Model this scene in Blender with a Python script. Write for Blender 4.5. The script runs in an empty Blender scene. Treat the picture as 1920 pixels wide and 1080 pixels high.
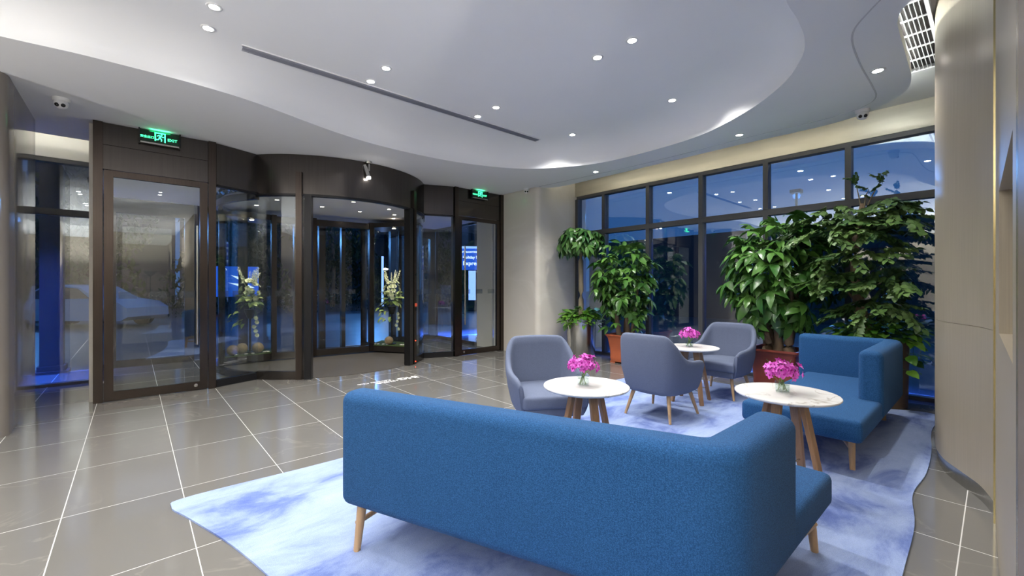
import bpy, bmesh, math, random
from mathutils import Vector, Matrix, geometry, noise
R = math.radians; PI = math.pi
rnd = random.Random(7)
scene = bpy.context.scene
COL = scene.collection
# ------------------------------------------------------------------ camera, world, exposure
cam_d = bpy.data.cameras.new('camera'); cam = bpy.data.objects.new('camera', cam_d); COL.objects.link(cam)
cam.location = (0, 0, 1.40); cam.rotation_euler = (R(90), 0, -R(41.48))
cam_d.sensor_fit = 'HORIZONTAL'; cam_d.sensor_width = 36; cam_d.lens = 36*803/1920
cam_d.shift_y = -4/1920; cam_d.clip_start = .01; cam_d.clip_end = 400
scene.camera = cam
vs = scene.view_settings
vs.view_transform = 'Standard'; vs.look = 'None'; vs.gamma = 1; vs.use_curve_mapping = False; vs.exposure = 0.1
wd = bpy.data.worlds.new('dusk'); scene.world = wd; wd.use_nodes = True
wn = wd.node_tree.nodes; wl = wd.node_tree.links
bg = wn['Background']
tcw = wn.new('ShaderNodeTexCoord'); sep = wn.new('ShaderNodeSeparateXYZ'); rmp = wn.new('ShaderNodeValToRGB')
wl.new(tcw.outputs['Generated'], sep.inputs[0]); wl.new(sep.outputs['Z'], rmp.inputs[0]); wl.new(rmp.outputs[0], bg.inputs[0])
rmp.color_ramp.elements[0].position = 0.0; rmp.color_ramp.elements[0].color = (.030, .095, .26, 1)
rmp.color_ramp.elements[1].position = .6; rmp.color_ramp.elements[1].color = (.018, .095, .33, 1)
bg.inputs[1].default_value = 1.35
FILL_W = 620.0       # unseen fill lamps added to brighten the ceiling
SPOT_W = 62.0        # downlights of the high tray ceiling
scene.cycles.transparent_max_bounces = 24
scene.cycles.max_bounces = 7

# ------------------------------------------------------------------ material helpers
MATS = {}
class NT:
    def __init__(s, m): s.t = m.node_tree; s.n = s.t.nodes; s.l = s.t.links
    def add(s, kind, **kw):
        n = s.n.new(kind)
        for k, v in kw.items():
            if k.startswith('i_'): n.inputs[k[2:].replace('_', ' ')].default_value = v
            else: setattr(n, k, v)
        return n
    def link(s, a, b): s.l.new(a, b)
def mat(name, color=(.5, .5, .5), rough=.5, metal=0., spec=.5, emit=None, estr=0., noise_amt=0., noise_scale=8., bump=0., bump_scale=60., stretch=(1, 1, 1), color2=None, detail=4., sheen=0., trans=0.):
    m = bpy.data.materials.new(name); m.use_nodes = True; k = NT(m); b = k.n['Principled BSDF']
    b.inputs['Base Color'].default_value = (*color, 1); b.inputs['Roughness'].default_value = rough
    b.inputs['Metallic'].default_value = metal; b.inputs['Specular IOR Level'].default_value = spec
    if sheen: b.inputs['Sheen Weight'].default_value = sheen
    if trans: b.inputs['Transmission Weight'].default_value = trans
    if emit: b.inputs['Emission Color'].default_value = (*emit, 1); b.inputs['Emission Strength'].default_value = estr
    if noise_amt or bump:
        tc = k.add('ShaderNodeTexCoord'); mp = k.add('ShaderNodeMapping'); mp.inputs['Scale'].default_value = stretch
        k.link(tc.outputs['Object'], mp.inputs[0])
        if noise_amt:
            nz = k.add('ShaderNodeTexNoise'); nz.inputs['Scale'].default_value = noise_scale; nz.inputs['Detail'].default_value = detail
            k.link(mp.outputs[0], nz.inputs['Vector'])
            cr = k.add('ShaderNodeValToRGB'); c2 = color2 or tuple(max(0, c*(1-noise_amt)) for c in color)
            cr.color_ramp.elements[0].position = .3; cr.color_ramp.elements[1].position = .7
            cr.color_ramp.elements[0].color = (*c2, 1); cr.color_ramp.elements[1].color = (*color, 1)
            k.link(nz.outputs['Fac'], cr.inputs[0]); k.link(cr.outputs[0], b.inputs['Base Color'])
        if bump:
            nb = k.add('ShaderNodeTexNoise'); nb.inputs['Scale'].default_value = bump_scale; nb.inputs['Detail'].default_value = 3
            k.link(mp.outputs[0], nb.inputs['Vector'])
            bp = k.add('ShaderNodeBump'); bp.inputs['Strength'].default_value = bump; bp.inputs['Distance'].default_value = .01
            k.link(nb.outputs['Fac'], bp.inputs['Height']); k.link(bp.outputs[0], b.inputs['Normal'])
    MATS[name] = m
    return m
def glass_mat(name, tint=(.92, .96, .97), f0=.08, rough=0., fmul=1.0):
    """thin pane: tinted see-through plus a Schlick mirror reflection that is the same from both faces"""
    m = bpy.data.materials.new(name); m.use_nodes = True; k = NT(m)
    k.n.remove(k.n['Principled BSDF']); out = k.n['Material Output']
    tr = k.add('ShaderNodeBsdfTransparent'); tr.inputs[0].default_value = (*tint, 1)
    gl = k.add('ShaderNodeBsdfGlossy'); gl.inputs['Roughness'].default_value = rough; gl.inputs[0].default_value = (.95, .98, 1, 1)
    ge = k.add('ShaderNodeNewGeometry'); dt = k.add('ShaderNodeVectorMath', operation='DOT_PRODUCT'); k.link(ge.outputs['Normal'], dt.inputs[0]); k.link(ge.outputs['Incoming'], dt.inputs[1])
    ab = k.add('ShaderNodeMath', operation='ABSOLUTE'); k.link(dt.outputs['Value'], ab.inputs[0])
    om = k.add('ShaderNodeMath', operation='SUBTRACT'); om.inputs[0].default_value = 1; k.link(ab.outputs[0], om.inputs[1])
    pw = k.add('ShaderNodeMath', operation='POWER'); pw.inputs[1].default_value = 5; k.link(om.outputs[0], pw.inputs[0])
    fa = k.add('ShaderNodeMath', operation='MULTIPLY_ADD', use_clamp=True); fa.inputs[1].default_value = 1-f0; fa.inputs[2].default_value = f0; k.link(pw.outputs[0], fa.inputs[0])
    mx = k.add('ShaderNodeMixShader'); k.link(fa.outputs[0], mx.inputs[0]); k.link(tr.outputs[0], mx.inputs[1]); k.link(gl.outputs[0], mx.inputs[2])
    k.link(mx.outputs[0], out.inputs[0]); MATS[name] = m
    return m
def marble_mat(name, base, vein, dark, rough, scale=1.2, vein_w=.03, rand=.06):
    m = bpy.data.materials.new(name); m.use_nodes = True; k = NT(m); b = k.n['Principled BSDF']; b.inputs['Roughness'].default_value = rough
    ge = k.add('ShaderNodeNewGeometry'); nz = k.add('ShaderNodeTexNoise'); nz.inputs['Scale'].default_value = scale; nz.inputs['Detail'].default_value = 7; nz.inputs['Distortion'].default_value = 1.2
    oi = k.add('ShaderNodeObjectInfo')
    off = k.add('ShaderNodeVectorMath', operation='MULTIPLY_ADD'); off.inputs[1].default_value = (37, 21, 13)
    k.link(oi.outputs['Random'], off.inputs[0]); k.link(ge.outputs['Position'], off.inputs[2])
    k.link(off.outputs[0], nz.inputs['Vector'])
    sb = k.add('ShaderNodeMath', operation='SUBTRACT'); sb.inputs[1].default_value = .5; k.link(nz.outputs['Fac'], sb.inputs[0])
    ab = k.add('ShaderNodeMath', operation='ABSOLUTE'); k.link(sb.outputs[0], ab.inputs[0])
    cr = k.add('ShaderNodeValToRGB'); cr.color_ramp.elements[0].position = 0; cr.color_ramp.elements[0].color = (*vein, 1)
    cr.color_ramp.elements[1].position = vein_w; cr.color_ramp.elements[1].color = (*base, 1)
    e = cr.color_ramp.elements.new(.25); e.color = (*dark, 1)
    k.link(ab.outputs[0], cr.inputs[0])
    n2 = k.add('ShaderNodeTexNoise'); n2.inputs['Scale'].default_value = scale*.7; k.link(off.outputs[0], n2.inputs['Vector'])
    mx = k.add('ShaderNodeMix', data_type='RGBA'); mx.inputs['B'].default_value = (*base, 1)
    mr = k.add('ShaderNodeMapRange'); mr.inputs['From Min'].default_value = .42; mr.inputs['From Max'].default_value = .58; k.link(n2.outputs['Fac'], mr.inputs[0])
    k.link(mr.outputs[0], mx.inputs['Factor']); k.link(cr.outputs[0], mx.inputs['A'])
    hv = k.add('ShaderNodeHueSaturation'); m2 = k.add('ShaderNodeMath', operation='MULTIPLY_ADD'); m2.inputs[1].default_value = rand; m2.inputs[2].default_value = 1-rand/2
    k.link(oi.outputs['Random'], m2.inputs[0]); k.link(m2.outputs[0], hv.inputs['Value']); k.link(mx.outputs['Result'], hv.inputs['Color'])
    k.link(hv.outputs[0], b.inputs['Base Color']); MATS[name] = m
    return m
def weave_mat(name, c1, c2, scale, bump=.35):
    m = bpy.data.materials.new(name); m.use_nodes = True; k = NT(m); b = k.n['Principled BSDF']; b.inputs['Roughness'].default_value = .85
    b.inputs['Specular IOR Level'].default_value = .25; b.inputs['Sheen Weight'].default_value = .03; b.inputs['Sheen Roughness'].default_value = .5
    tc = k.add('ShaderNodeTexCoord'); vo = k.add('ShaderNodeTexVoronoi'); vo.inputs['Scale'].default_value = scale; vo.inputs['Randomness'].default_value = .85
    k.link(tc.outputs['Object'], vo.inputs['Vector'])
    nz = k.add('ShaderNodeTexNoise'); nz.inputs['Scale'].default_value = scale*.8; k.link(tc.outputs['Object'], nz.inputs['Vector'])
    mx = k.add('ShaderNodeMix', data_type='RGBA'); mx.inputs['A'].default_value = (*c1, 1); mx.inputs['B'].default_value = (*c2, 1)
    ad = k.add('ShaderNodeMath', operation='MULTIPLY_ADD'); ad.inputs[1].default_value = .9; ad.inputs[2].default_value = -.15
    k.link(nz.outputs['Fac'], ad.inputs[0]); a2 = k.add('ShaderNodeMath', operation='ADD', use_clamp=True); k.link(ad.outputs[0], a2.inputs[0]); k.link(vo.outputs['Distance'], a2.inputs[1])
    k.link(a2.outputs[0], mx.inputs['Factor']); k.link(mx.outputs['Result'], b.inputs['Base Color'])
    bp = k.add('ShaderNodeBump'); bp.invert = True; bp.inputs['Strength'].default_value = bump; bp.inputs['Distance'].default_value = .004
    k.link(vo.outputs['Distance'], bp.inputs['Height']); k.link(bp.outputs[0], b.inputs['Normal']); MATS[name] = m
    return m
def rug_mat():
    m = bpy.data.materials.new('rug'); m.use_nodes = True; k = NT(m); b = k.n['Principled BSDF']; b.inputs['Roughness'].default_value = .95; b.inputs['Specular IOR Level'].default_value = .1
    b.inputs['Sheen Weight'].default_value = .05
    tc = k.add('ShaderNodeTexCoord'); mp = k.add('ShaderNodeMapping'); mp.inputs['Scale'].default_value = (.8, 1.6, 1); mp.inputs['Rotation'].default_value = (0, 0, R(8)); k.link(tc.outputs['Object'], mp.inputs[0])
    nz = k.add('ShaderNodeTexNoise'); nz.inputs['Scale'].default_value = 1.7; nz.inputs['Detail'].default_value = 9; nz.inputs['Roughness'].default_value = .66; nz.inputs['Distortion'].default_value = .5
    k.link(mp.outputs[0], nz.inputs['Vector'])
    cr = k.add('ShaderNodeValToRGB'); el = cr.color_ramp.elements
    el[0].position = .30; el[0].color = (.10, .15, .41, 1); el[1].position = .72; el[1].color = (.385, .475, .72, 1)
    for p, c in ((.40, (.16, .225, .50)), (.47, (.25, .33, .60)), (.56, (.32, .41, .66))):
        e = el.new(p); e.color = (*c, 1)
    k.link(nz.outputs['Fac'], cr.inputs[0])
    fz = k.add('ShaderNodeTexNoise'); fz.inputs['Scale'].default_value = 260; k.link(tc.outputs['Object'], fz.inputs['Vector'])
    hv = k.add('ShaderNodeHueSaturation'); ma = k.add('ShaderNodeMath', operation='MULTIPLY_ADD'); ma.inputs[1].default_value = .7; ma.inputs[2].default_value = .65
    k.link(fz.outputs['Fac'], ma.inputs[0]); k.link(ma.outputs[0], hv.inputs['Value']); k.link(cr.outputs[0], hv.inputs['Color']); k.link(hv.outputs[0], b.inputs['Base Color'])
    bp = k.add('ShaderNodeBump'); bp.inputs['Strength'].default_value = .5; bp.inputs['Distance'].default_value = .006; k.link(fz.outputs['Fac'], bp.inputs['Height']); k.link(bp.outputs[0], b.inputs['Normal'])
    MATS['rug'] = m
    return m
def leaf_mat(name, c1, c2, rough=.35):
    m = bpy.data.materials.new(name); m.use_nodes = True; k = NT(m); b = k.n['Principled BSDF']; b.inputs['Roughness'].default_value = rough
    oi = k.add('ShaderNodeObjectInfo'); ge = k.add('ShaderNodeNewGeometry'); nz = k.add('ShaderNodeTexNoise'); nz.inputs['Scale'].default_value = 6
    k.link(ge.outputs['Position'], nz.inputs['Vector'])
    ad = k.add('ShaderNodeMath', operation='MULTIPLY_ADD', use_clamp=True); ad.inputs[1].default_value = .9; k.link(nz.outputs['Fac'], ad.inputs[0])
    su = k.add('ShaderNodeMath', operation='SUBTRACT'); su.inputs[1].default_value = .5; k.link(oi.outputs['Random'], su.inputs[0]); k.link(su.outputs[0], ad.inputs[2])
    mx = k.add('ShaderNodeMix', data_type='RGBA'); mx.inputs['A'].default_value = (*c1, 1); mx.inputs['B'].default_value = (*c2, 1)
    k.link(ad.outputs[0], mx.inputs['Factor']); k.link(mx.outputs['Result'], b.inputs['Base Color'])
    MATS[name] = m
    return m

mat('white_paint', (.84, .85, .87), .75, noise_amt=.02, noise_scale=1.5)
mat('cove_white', (.80, .80, .78), .7)
mat('grout', (.62, .61, .59), .7)
marble_mat('tile', (.172, .166, .154), (.22, .208, .19), (.158, .152, .141), .09, 1.1, .010, .08)
marble_mat('beige_stone', (.72, .68, .61), (.75, .715, .65), (.67, .635, .57), .12, .8, .03, 0)
marble_mat('brown_stone', (.23, .205, .18), (.25, .225, .20), (.21, .188, .165), .08, .8, .03, 0)
marble_mat('table_marble', (.80, .79, .77), (.50, .47, .42), (.76, .75, .72), .18, 3.0, .02, .02)
mat('bronze', (.098, .088, .082), .22, .85, noise_amt=.15, noise_scale=3, stretch=(18, 18, .4))
mat('bronze_post', (.085, .069, .06), .26, .95, noise_amt=.2, noise_scale=3, stretch=(30, 30, .4))
mat('black_metal', (.025, .025, .027), .3, .6)
mat('window_frame', (.075, .078, .085), .45, .4)
mat('steel', (.62, .62, .60), .22, 1., noise_amt=.25, noise_scale=2.5, stretch=(30, 30, .3))
mat('champagne', (.43, .375, .285), .42, .3, noise_amt=.10, noise_scale=4, stretch=(40, 40, .5), bump=.03, bump_scale=30)
mat('clad', (.50, .47, .40), .34, .7, noise_amt=.2, noise_scale=2, stretch=(1, .35, 3))
mat('gold', (.62, .52, .26), .18, 1.)
mat('wall_paint', (.32, .28, .225), .55, noise_amt=.06, noise_scale=2)
mat('brown_panel', (.26, .21, .165), .4, .2, noise_amt=.15, noise_scale=5, stretch=(20, 20, .6))
mat('mat_carpet', (.085, .078, .072), .95, noise_amt=.55, noise_scale=140, bump=.5, bump_scale=180)
weave_mat('blue_fabric', (.037, .15, .36), (.009, .058, .165), 230)
weave_mat('grey_fabric', (.19, .225, .33), (.105, .128, .195), 420, .2)
rug_mat()
mat('oak', (.56, .36, .19), .45, noise_amt=.22, noise_scale=5, stretch=(14, 14, .9))
mat('walnut', (.36, .20, .10), .42, noise_amt=.25, noise_scale=5, stretch=(14, 14, .9))
mat('terracotta', (.50, .13, .055), .4, noise_amt=.1, noise_scale=6)
mat('red_brown', (.28, .06, .035), .4, noise_amt=.1, noise_scale=6)
mat('wood_planter', (.26, .17, .11), .42, noise_amt=.25, noise_scale=4, stretch=(12, 12, .7))
mat('soil', (.03, .02, .015), .95, bump=.6, bump_scale=30)
mat('trunk_green', (.30, .25, .17), .8, noise_amt=.35, noise_scale=14, bump=.4, bump_scale=30, stretch=(1, 1, .4))
mat('trunk_brown', (.27, .19, .12), .8, noise_amt=.35, noise_scale=12, bump=.5, bump_scale=25, stretch=(1, 1, .4))
leaf_mat('leaf_palm', (.026, .095, .016), (.105, .24, .045), .28)
leaf_mat('leaf_dark', (.022, .085, .018), (.085, .20, .045), .3)
leaf_mat('leaf_layer', (.03, .08, .018), (.12, .21, .055), .45)
leaf_mat('leaf_vine', (.045, .16, .015), (.17, .36, .04), .35)
leaf_mat('leaf_out', (.012, .035, .012), (.035, .08, .02), .6)
mat('orchid', (.58, .03, .45), .5, noise_amt=.5, noise_scale=30, color2=(.72, .16, .62))
mat('orchid_lip', (.45, .01, .30), .5)
mat('petal_white', (.80, .80, .66), .6, noise_amt=.3, noise_scale=14, color2=(.60, .66, .36))
leaf_mat('leaf_bouquet', (.14, .24, .05), (.42, .50, .16), .5)
mat('stem', (.16, .26, .06), .5)
mat('white_plastic', (.75, .75, .76), .35)
mat('lens_black', (.01, .01, .012), .15)
mat('pebble', (.70, .68, .62), .6)
mat('moss', (.05, .09, .02), .9, bump=.8, bump_scale=60)
mat('wicker', (.42, .30, .17), .7, noise_amt=.4, noise_scale=30)
mat('slot_grey', (.27, .28, .33), .6)
mat('joint_dark', (.56, .57, .60), .7)
mat('grille_dark', (.035, .028, .026), .7)
mat('lamp_lens', (1, 1, 1), .4, emit=(1., .97, .92), estr=45)
mat('lamp_warm', (1, 1, 1), .4, emit=(1., .86, .66), estr=26)
mat('cove_led', (1, 1, 1), .5, emit=(1., .93, .74), estr=18)
mat('cove_led_left', (1, 1, 1), .5, emit=(1., .95, .80), estr=34)
mat('cove_led_cool', (1, 1, 1), .5, emit=(.95, 1., .96), estr=120)
mat('blue_led', (.1, .15, 1), .5, emit=(.05, .12, 1.), estr=16)
mat('led_pale', (.4, .5, 1), .5, emit=(.25, .42, 1.), estr=2)
mat('exit_dark', (.004, .03, .016), .25)
mat('exit_glow', (.1, .9, .4), .5, emit=(.06, .95, .38), estr=2.6)
mat('sign_blue', (.05, .2, .8), .5, emit=(.02, .12, .75), estr=.9)
mat('sign_white', (1, 1, 1), .5, emit=(.75, .88, 1), estr=1.8)
mat('projected_light', (.92, .92, .92), .6, emit=(1, 1, 1), estr=.04)  # projected logo light put into a white, faintly emissive colour
mat('asphalt', (.05, .052, .055), .35, noise_amt=.3, noise_scale=3)
mat('pavement', (.15, .15, .155), .35, noise_amt=.25, noise_scale=2)
mat('car_white', (.62, .64, .66), .2, .2)
mat('rubber', (.012, .012, .012), .7)
mat('chrome', (.7, .7, .72), .12, 1.)
mat('red_dot', (1, .05, .02), .4, emit=(1, .05, .02), estr=6)
mat('button_red', (.6, .08, .03), .4)
mat('building_dark', (.05, .055, .065), .7)
glass_mat('glass_window', (.86, .94, .97), .22)
glass_mat('glass_door', (.95, .97, .96), .07)
glass_mat('glass_case', (.98, .99, .985), .03)
glass_mat('glass_vase', (.93, .96, .95), .06)
glass_mat('sticker', (.72, .76, .78), .06, .35)

# ------------------------------------------------------------------ mesh helpers
def bm_new(): return bmesh.new()
def add_box(bm, x0, x1, y0, y1, z0, z1, mi=0):
    v = [bm.verts.new(p) for p in ((x0, y0, z0), (x1, y0, z0), (x1, y1, z0), (x0, y1, z0), (x0, y0, z1), (x1, y0, z1), (x1, y1, z1), (x0, y1, z1))]
    fs = [bm.faces.new([v[i] for i in q]) for q in ((3, 2, 1, 0), (4, 5, 6, 7), (0, 1, 5, 4), (1, 2, 6, 5), (2, 3, 7, 6), (3, 0, 4, 7))]
    for f in fs: f.material_index = mi
    return v
def add_prism(bm, pts, z0, z1):
    a = [bm.verts.new((p[0], p[1], z0)) for p in pts]; b = [bm.verts.new((p[0], p[1], z1)) for p in pts]
    n = len(pts); bm.faces.new(a[::-1]); bm.faces.new(b)
    for i in range(n): bm.faces.new((a[i], a[(i+1) % n], b[(i+1) % n], b[i]))
def add_lathe(bm, prof, n=24, c=(0, 0, 0), cap=True):
    rings = []
    for r, z in prof:
        rings.append([bm.verts.new((c[0]+r*math.cos(2*PI*i/n), c[1]+r*math.sin(2*PI*i/n), c[2]+z)) for i in range(n)])
    for a, b in zip(rings, rings[1:]):
        for i in range(n): bm.faces.new((a[i], a[(i+1) % n], b[(i+1) % n], b[i]))
    if cap: bm.faces.new(rings[0][::-1]); bm.faces.new(rings[-1])
def frames(pts):
    out = []; up = Vector((0, 0, 1))
    for i, p in enumerate(pts):
        t = (pts[min(i+1, len(pts)-1)]-pts[max(i-1, 0)]).normalized()
        a = t.cross(up)
        if a.length < 1e-3: a = t.cross(Vector((0, 1, 0)))
        a.normalize(); out.append((t, a, a.cross(t).normalized()))
    return out
def add_tube(bm, pts, rad, n=8, flat=1.0):
    pts = [Vector(p) for p in pts]
    if not hasattr(rad, '__len__'): rad = [rad]*len(pts)
    rings = []
    for p, r, (t, a, b) in zip(pts, rad, frames(pts)):
        rings.append([bm.verts.new(p+a*(r*math.cos(2*PI*i/n))+b*(r*flat*math.sin(2*PI*i/n))) for i in range(n)])
    for q, w in zip(rings, rings[1:]):
        for i in range(n): bm.faces.new((q[i], q[(i+1) % n], w[(i+1) % n], w[i]))
    bm.faces.new(rings[0][::-1]); bm.faces.new(rings[-1])
def mesh_of(bm, name, m, smooth=False, angle=None):
    bmesh.ops.recalc_face_normals(bm, faces=bm.faces[:])
    me = bpy.data.meshes.new(name); bm.to_mesh(me); bm.free()
    for x in (m if isinstance(m, (list, tuple)) else [m]): me.materials.append(MATS[x])
    if smooth:
        me.polygons.foreach_set('use_smooth', [True]*len(me.polygons))
        if angle:
            try: me.set_sharp_from_angle(angle=R(angle))
            except Exception: pass
    return me
def link(name, me, parent=None, loc=None, rz=None):
    o = bpy.data.objects.new(name, me); COL.objects.link(o)
    if parent: o.parent = parent
    if loc is not None: o.location = loc
    if rz is not None: o.rotation_euler = (0, 0, rz)
    return o
def obj(name, bm, m, parent=None, smooth=False, angle=None, loc=None): return link(name, mesh_of(bm, name, m, smooth, angle), parent, loc)
def boxo(name, x0, x1, y0, y1, z0, z1, m, parent=None, bevel=0.):
    bm = bm_new(); add_box(bm, x0, x1, y0, y1, z0, z1)
    if bevel: bmesh.ops.bevel(bm, geom=bm.edges[:], offset=bevel, segments=2, affect='EDGES', profile=.5)
    return obj(name, bm, m, parent, bool(bevel), 40)
def tag(o, label, cat=None, group=None, kind=None):
    if label: o['label'] = label
    if cat: o['category'] = cat
    if group: o['group'] = group
    if kind: o['kind'] = kind
    return o
def thing(name, label, cat, loc=(0, 0, 0), rz=0, group=None):
    o = link(name, None, None, loc, rz); return tag(o, label, cat, group)
def struct(name, label, loc=(0, 0, 0), me=None):
    o = link(name, me, None, loc); return tag(o, label, None, None, 'structure')
def copy_tree(o, parent=None):
    c = o.copy(); COL.objects.link(c); c.parent = parent
    for ch in list(o.children): copy_tree(ch, c)
    return c
def rot_box(bm, p0, p1, th, z0, z1, side=0.):
    """upright slab from p0 to p1 in plan, thickness th centred (side shifts along the normal)"""
    d = Vector((p1[0]-p0[0], p1[1]-p0[1])); L = d.length; d /= L; n = Vector((-d.y, d.x))
    q = [(p0[0]+n.x*(side+s*th/2)+d.x*t, p0[1]+n.y*(side+s*th/2)+d.y*t) for s, t in ((-1, 0), (-1, L), (1, L), (1, 0))]
    add_prism(bm, q, z0, z1)
def slab(name, p0, p1, th, z0, z1, m, parent=None, side=0.):
    bm = bm_new(); rot_box(bm, p0, p1, th, z0, z1, side); return obj(name, bm, m, parent)
def arc_slab(name, c, r, a0, a1, th, z0, z1, m, parent=None, n=24):
    bm = bm_new(); rings = []
    for i in range(n+1):
        a = a0+(a1-a0)*i/n; ca, sa = math.cos(a), math.sin(a)
        rings.append([bm.verts.new((c[0]+(r+o)*ca, c[1]+(r+o)*sa, z)) for o, z in ((-th/2, z0), (th/2, z0), (th/2, z1), (-th/2, z1))])
    for q, w in zip(rings, rings[1:]):
        for i in range(4): bm.faces.new((q[i], q[(i+1) % 4], w[(i+1) % 4], w[i]))
    bm.faces.new(rings[0]); bm.faces.new(rings[-1][::-1])
    return obj(name, bm, m, parent, True, 35)
def rrect(w, h, r, n=5):
    """rounded rectangle centred, ccw"""
    r = max(min(r, w/2-1e-4, h/2-1e-4), 1e-4); out = []
    for cx, cy, a in ((w/2-r, h/2-r, 0), (-w/2+r, h/2-r, 90), (-w/2+r, -h/2+r, 180), (w/2-r, -h/2+r, 270)):
        for i in range(n+1):
            t = R(a+90*i/n); out.append((cx+r*math.cos(t), cy+r*math.sin(t)))
    return out
def catmull(pts, k=8, closed=False):
    out = []; n = len(pts)
    for i in range(n if closed else n-1):
        g = (lambda j: pts[j % n]) if closed else (lambda j: pts[min(max(j, 0), n-1)])
        p0, p1, p2, p3 = (Vector(g(i+j)) for j in (-1, 0, 1, 2))
        for s in range(k):
            t = s/k; out.append(.5*((2*p1)+(p2-p0)*t+(2*p0-5*p1+4*p2-p3)*t*t+(3*p1-p0-3*p2+p3)*t**3))
    if not closed: out.append(Vector(pts[-1]))
    return out
def text_mesh(s, size, depth, m, font_space=1.0, bold=0.):
    cu = bpy.data.curves.new('lettering', 'FONT'); cu.body = s; cu.size = size; cu.extrude = depth; cu.align_x = 'CENTER'; cu.align_y = 'CENTER'; cu.space_character = font_space; cu.offset = bold; cu.resolution_u = 3
    o = bpy.data.objects.new('lettering', cu); COL.objects.link(o)
    bpy.context.view_layer.update()
    dg = bpy.context.evaluated_depsgraph_get(); me = bpy.data.meshes.new_from_object(o.evaluated_get(dg))
    bpy.data.objects.remove(o); bpy.data.curves.remove(cu)
    me.materials.clear(); me.materials.append(MATS[m]); me.name = 'lettering'
    return me

ZC, ZT = 3.37, 3.70
# ------------------------------------------------------------------ floor with tiles
XL = [-.89-.59*k for k in range(5, 0, -1)]+[-.89, -.325, .252, .84, 1.444, 2.07, 2.70, 3.335, 3.965, 4.57, 5.17, 5.78, 6.39, 7.0, 7.25]
YL = [5.53-.90*k for k in range(7, -1, -1)]+[6.43, 7.33, 8.23, 9.1, 10.0]
fl = struct('floor', 'polished grey brown stone tile floor with pale grout lines')
boxo('grout_bed', -8, 7.6, -7, 10.05, -.12, -.0003, 'grout', fl)
tcache = {}
for i in range(len(XL)-1):
    for j in range(len(YL)-1):
        w, h = round(XL[i+1]-XL[i]-.0055, 3), round(YL[j+1]-YL[j]-.0055, 3)
        if (w, h) not in tcache:
            bm = bm_new(); add_box(bm, -w/2, w/2, -h/2, h/2, -.01, 0); tcache[(w, h)] = mesh_of(bm, 'tile', 'tile')
        link('tile', tcache[(w, h)], fl, ((XL[i]+XL[i+1])/2, (YL[j]+YL[j+1])/2, 0))
bm = bm_new()      # out-of-view paving behind the camera
add_box(bm, -8, -3.85, -7, 10, -.01, 0); add_box(bm, -3.85, 7.25, -7, YL[0]-.007, -.01, 0)
obj('far_paving', bm, 'tile', fl)

# ------------------------------------------------------------------ ceiling: soffit with a tray hole
lip_pts = [(-.788, 5.206), (-.175, 5.16), (.819, 5.235), (1.976, 5.62), (2.825, 5.751), (3.84, 5.687), (4.752, 5.375), (5.263, 4.879), (5.625, 4.07), (5.60, 2.749), (5.241, 1.944), (4.769, 1.399), (4.337, 1.122), (4.03, 1.017), (3.71, .977), (3.2, .93), (2.2, .62), (1.2, -.3), (.3, -1.5), (-1.5, -2.4), (-4, -2.5), (-5.3, -1), (-5.7, 1.8), (-5.0, 4.4), (-3.6, 5.25), (-2.0, 5.3)]
lip = [Vector((p.x, p.y)) for p in catmull([Vector((*p, 0)) for p in lip_pts], 10, True)]
soff = [(6.10, 6.06), (6.256, 5.945), (6.36, 5.64), (6.37, 4.6), (6.36, 3.5), (6.34, 2.3), (6.37, 1.7), (6.36, 1.332), (6.276, 1.03), (6.102, .797), (5.88, .62), (5.578, .54), (5.023, .515), (4.452, .50), (4.25, .485), (4.08, .43), (3.95, .30), (3.86, .08), (3.75, -.02)]
sof = [Vector((p.x, p.y)) for p in catmull([Vector((*p, 0)) for p in soff], 6)]
outer = [(-8, -7), (1.24, -7), (1.24, -.3)]+[(p.x, p.y) for p in sof[::-1]]+[(6.0, 6.1), (6.0, 10.0), (-.36, 10.0), (-.36, 8.16), (-8, 8.16)]
outer = [Vector(p) for p in outer]
bm = bm_new()
loops = [[Vector((p.x, p.y, 0)) for p in outer], [Vector((p.x, p.y, 0)) for p in lip]]
allp = loops[0]+loops[1]; lo = [bm.verts.new((p.x, p.y, ZC)) for p in allp]
for t in geometry.tessellate_polygon(loops):
    try: bm.faces.new([lo[i] for i in t])
    except ValueError: pass
n0 = len(outer)
hi = [bm.verts.new((p.x, p.y, ZC+.10)) for p in outer]
for i in range(n0): bm.faces.new((lo[i], lo[(i+1) % n0], hi[(i+1) % n0], hi[i]))
ceil = struct('ceiling', 'white plaster ceiling with a large rounded raised tray', me=mesh_of(bm, 'ceiling', 'white_paint'))
bm = bm_new(); nl = len(lip); rings = []
nrm = []
area = sum(lip[i].x*lip[(i+1) % nl].y-lip[(i+1) % nl].x*lip[i].y for i in range(nl))
for i in range(nl):
    t = (lip[(i+1) % nl]-lip[i-1]).normalized(); nn = Vector((-t.y, t.x)); nrm.append(nn if area > 0 else -nn)
prof = [(0, ZC), (0, ZC+.035)]+[(.55*(1-math.cos(a)), ZC+.035+(ZT-ZC-.035)*math.sin(a)) for a in [R(9*k) for k in range(1, 11)]]
for o, z in prof: rings.append([bm.verts.new((lip[i].x+nrm[i].x*o, lip[i].y+nrm[i].y*o, z)) for i in range(nl)])
for a, b in zip(rings, rings[1:]):
    for i in range(nl): bm.faces.new((a[i], a[(i+1) % nl], b[(i+1) % nl], b[i]))
top = [v.co.copy() for v in rings[-1]]
for t in geometry.tessellate_polygon([[Vector((p.x, p.y, 0)) for p in top]]):
    try: bm.faces.new([rings[-1][i] for i in t])
    except ValueError: pass
obj('ceiling_tray', bm, 'white_paint', ceil, True, 50)
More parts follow.
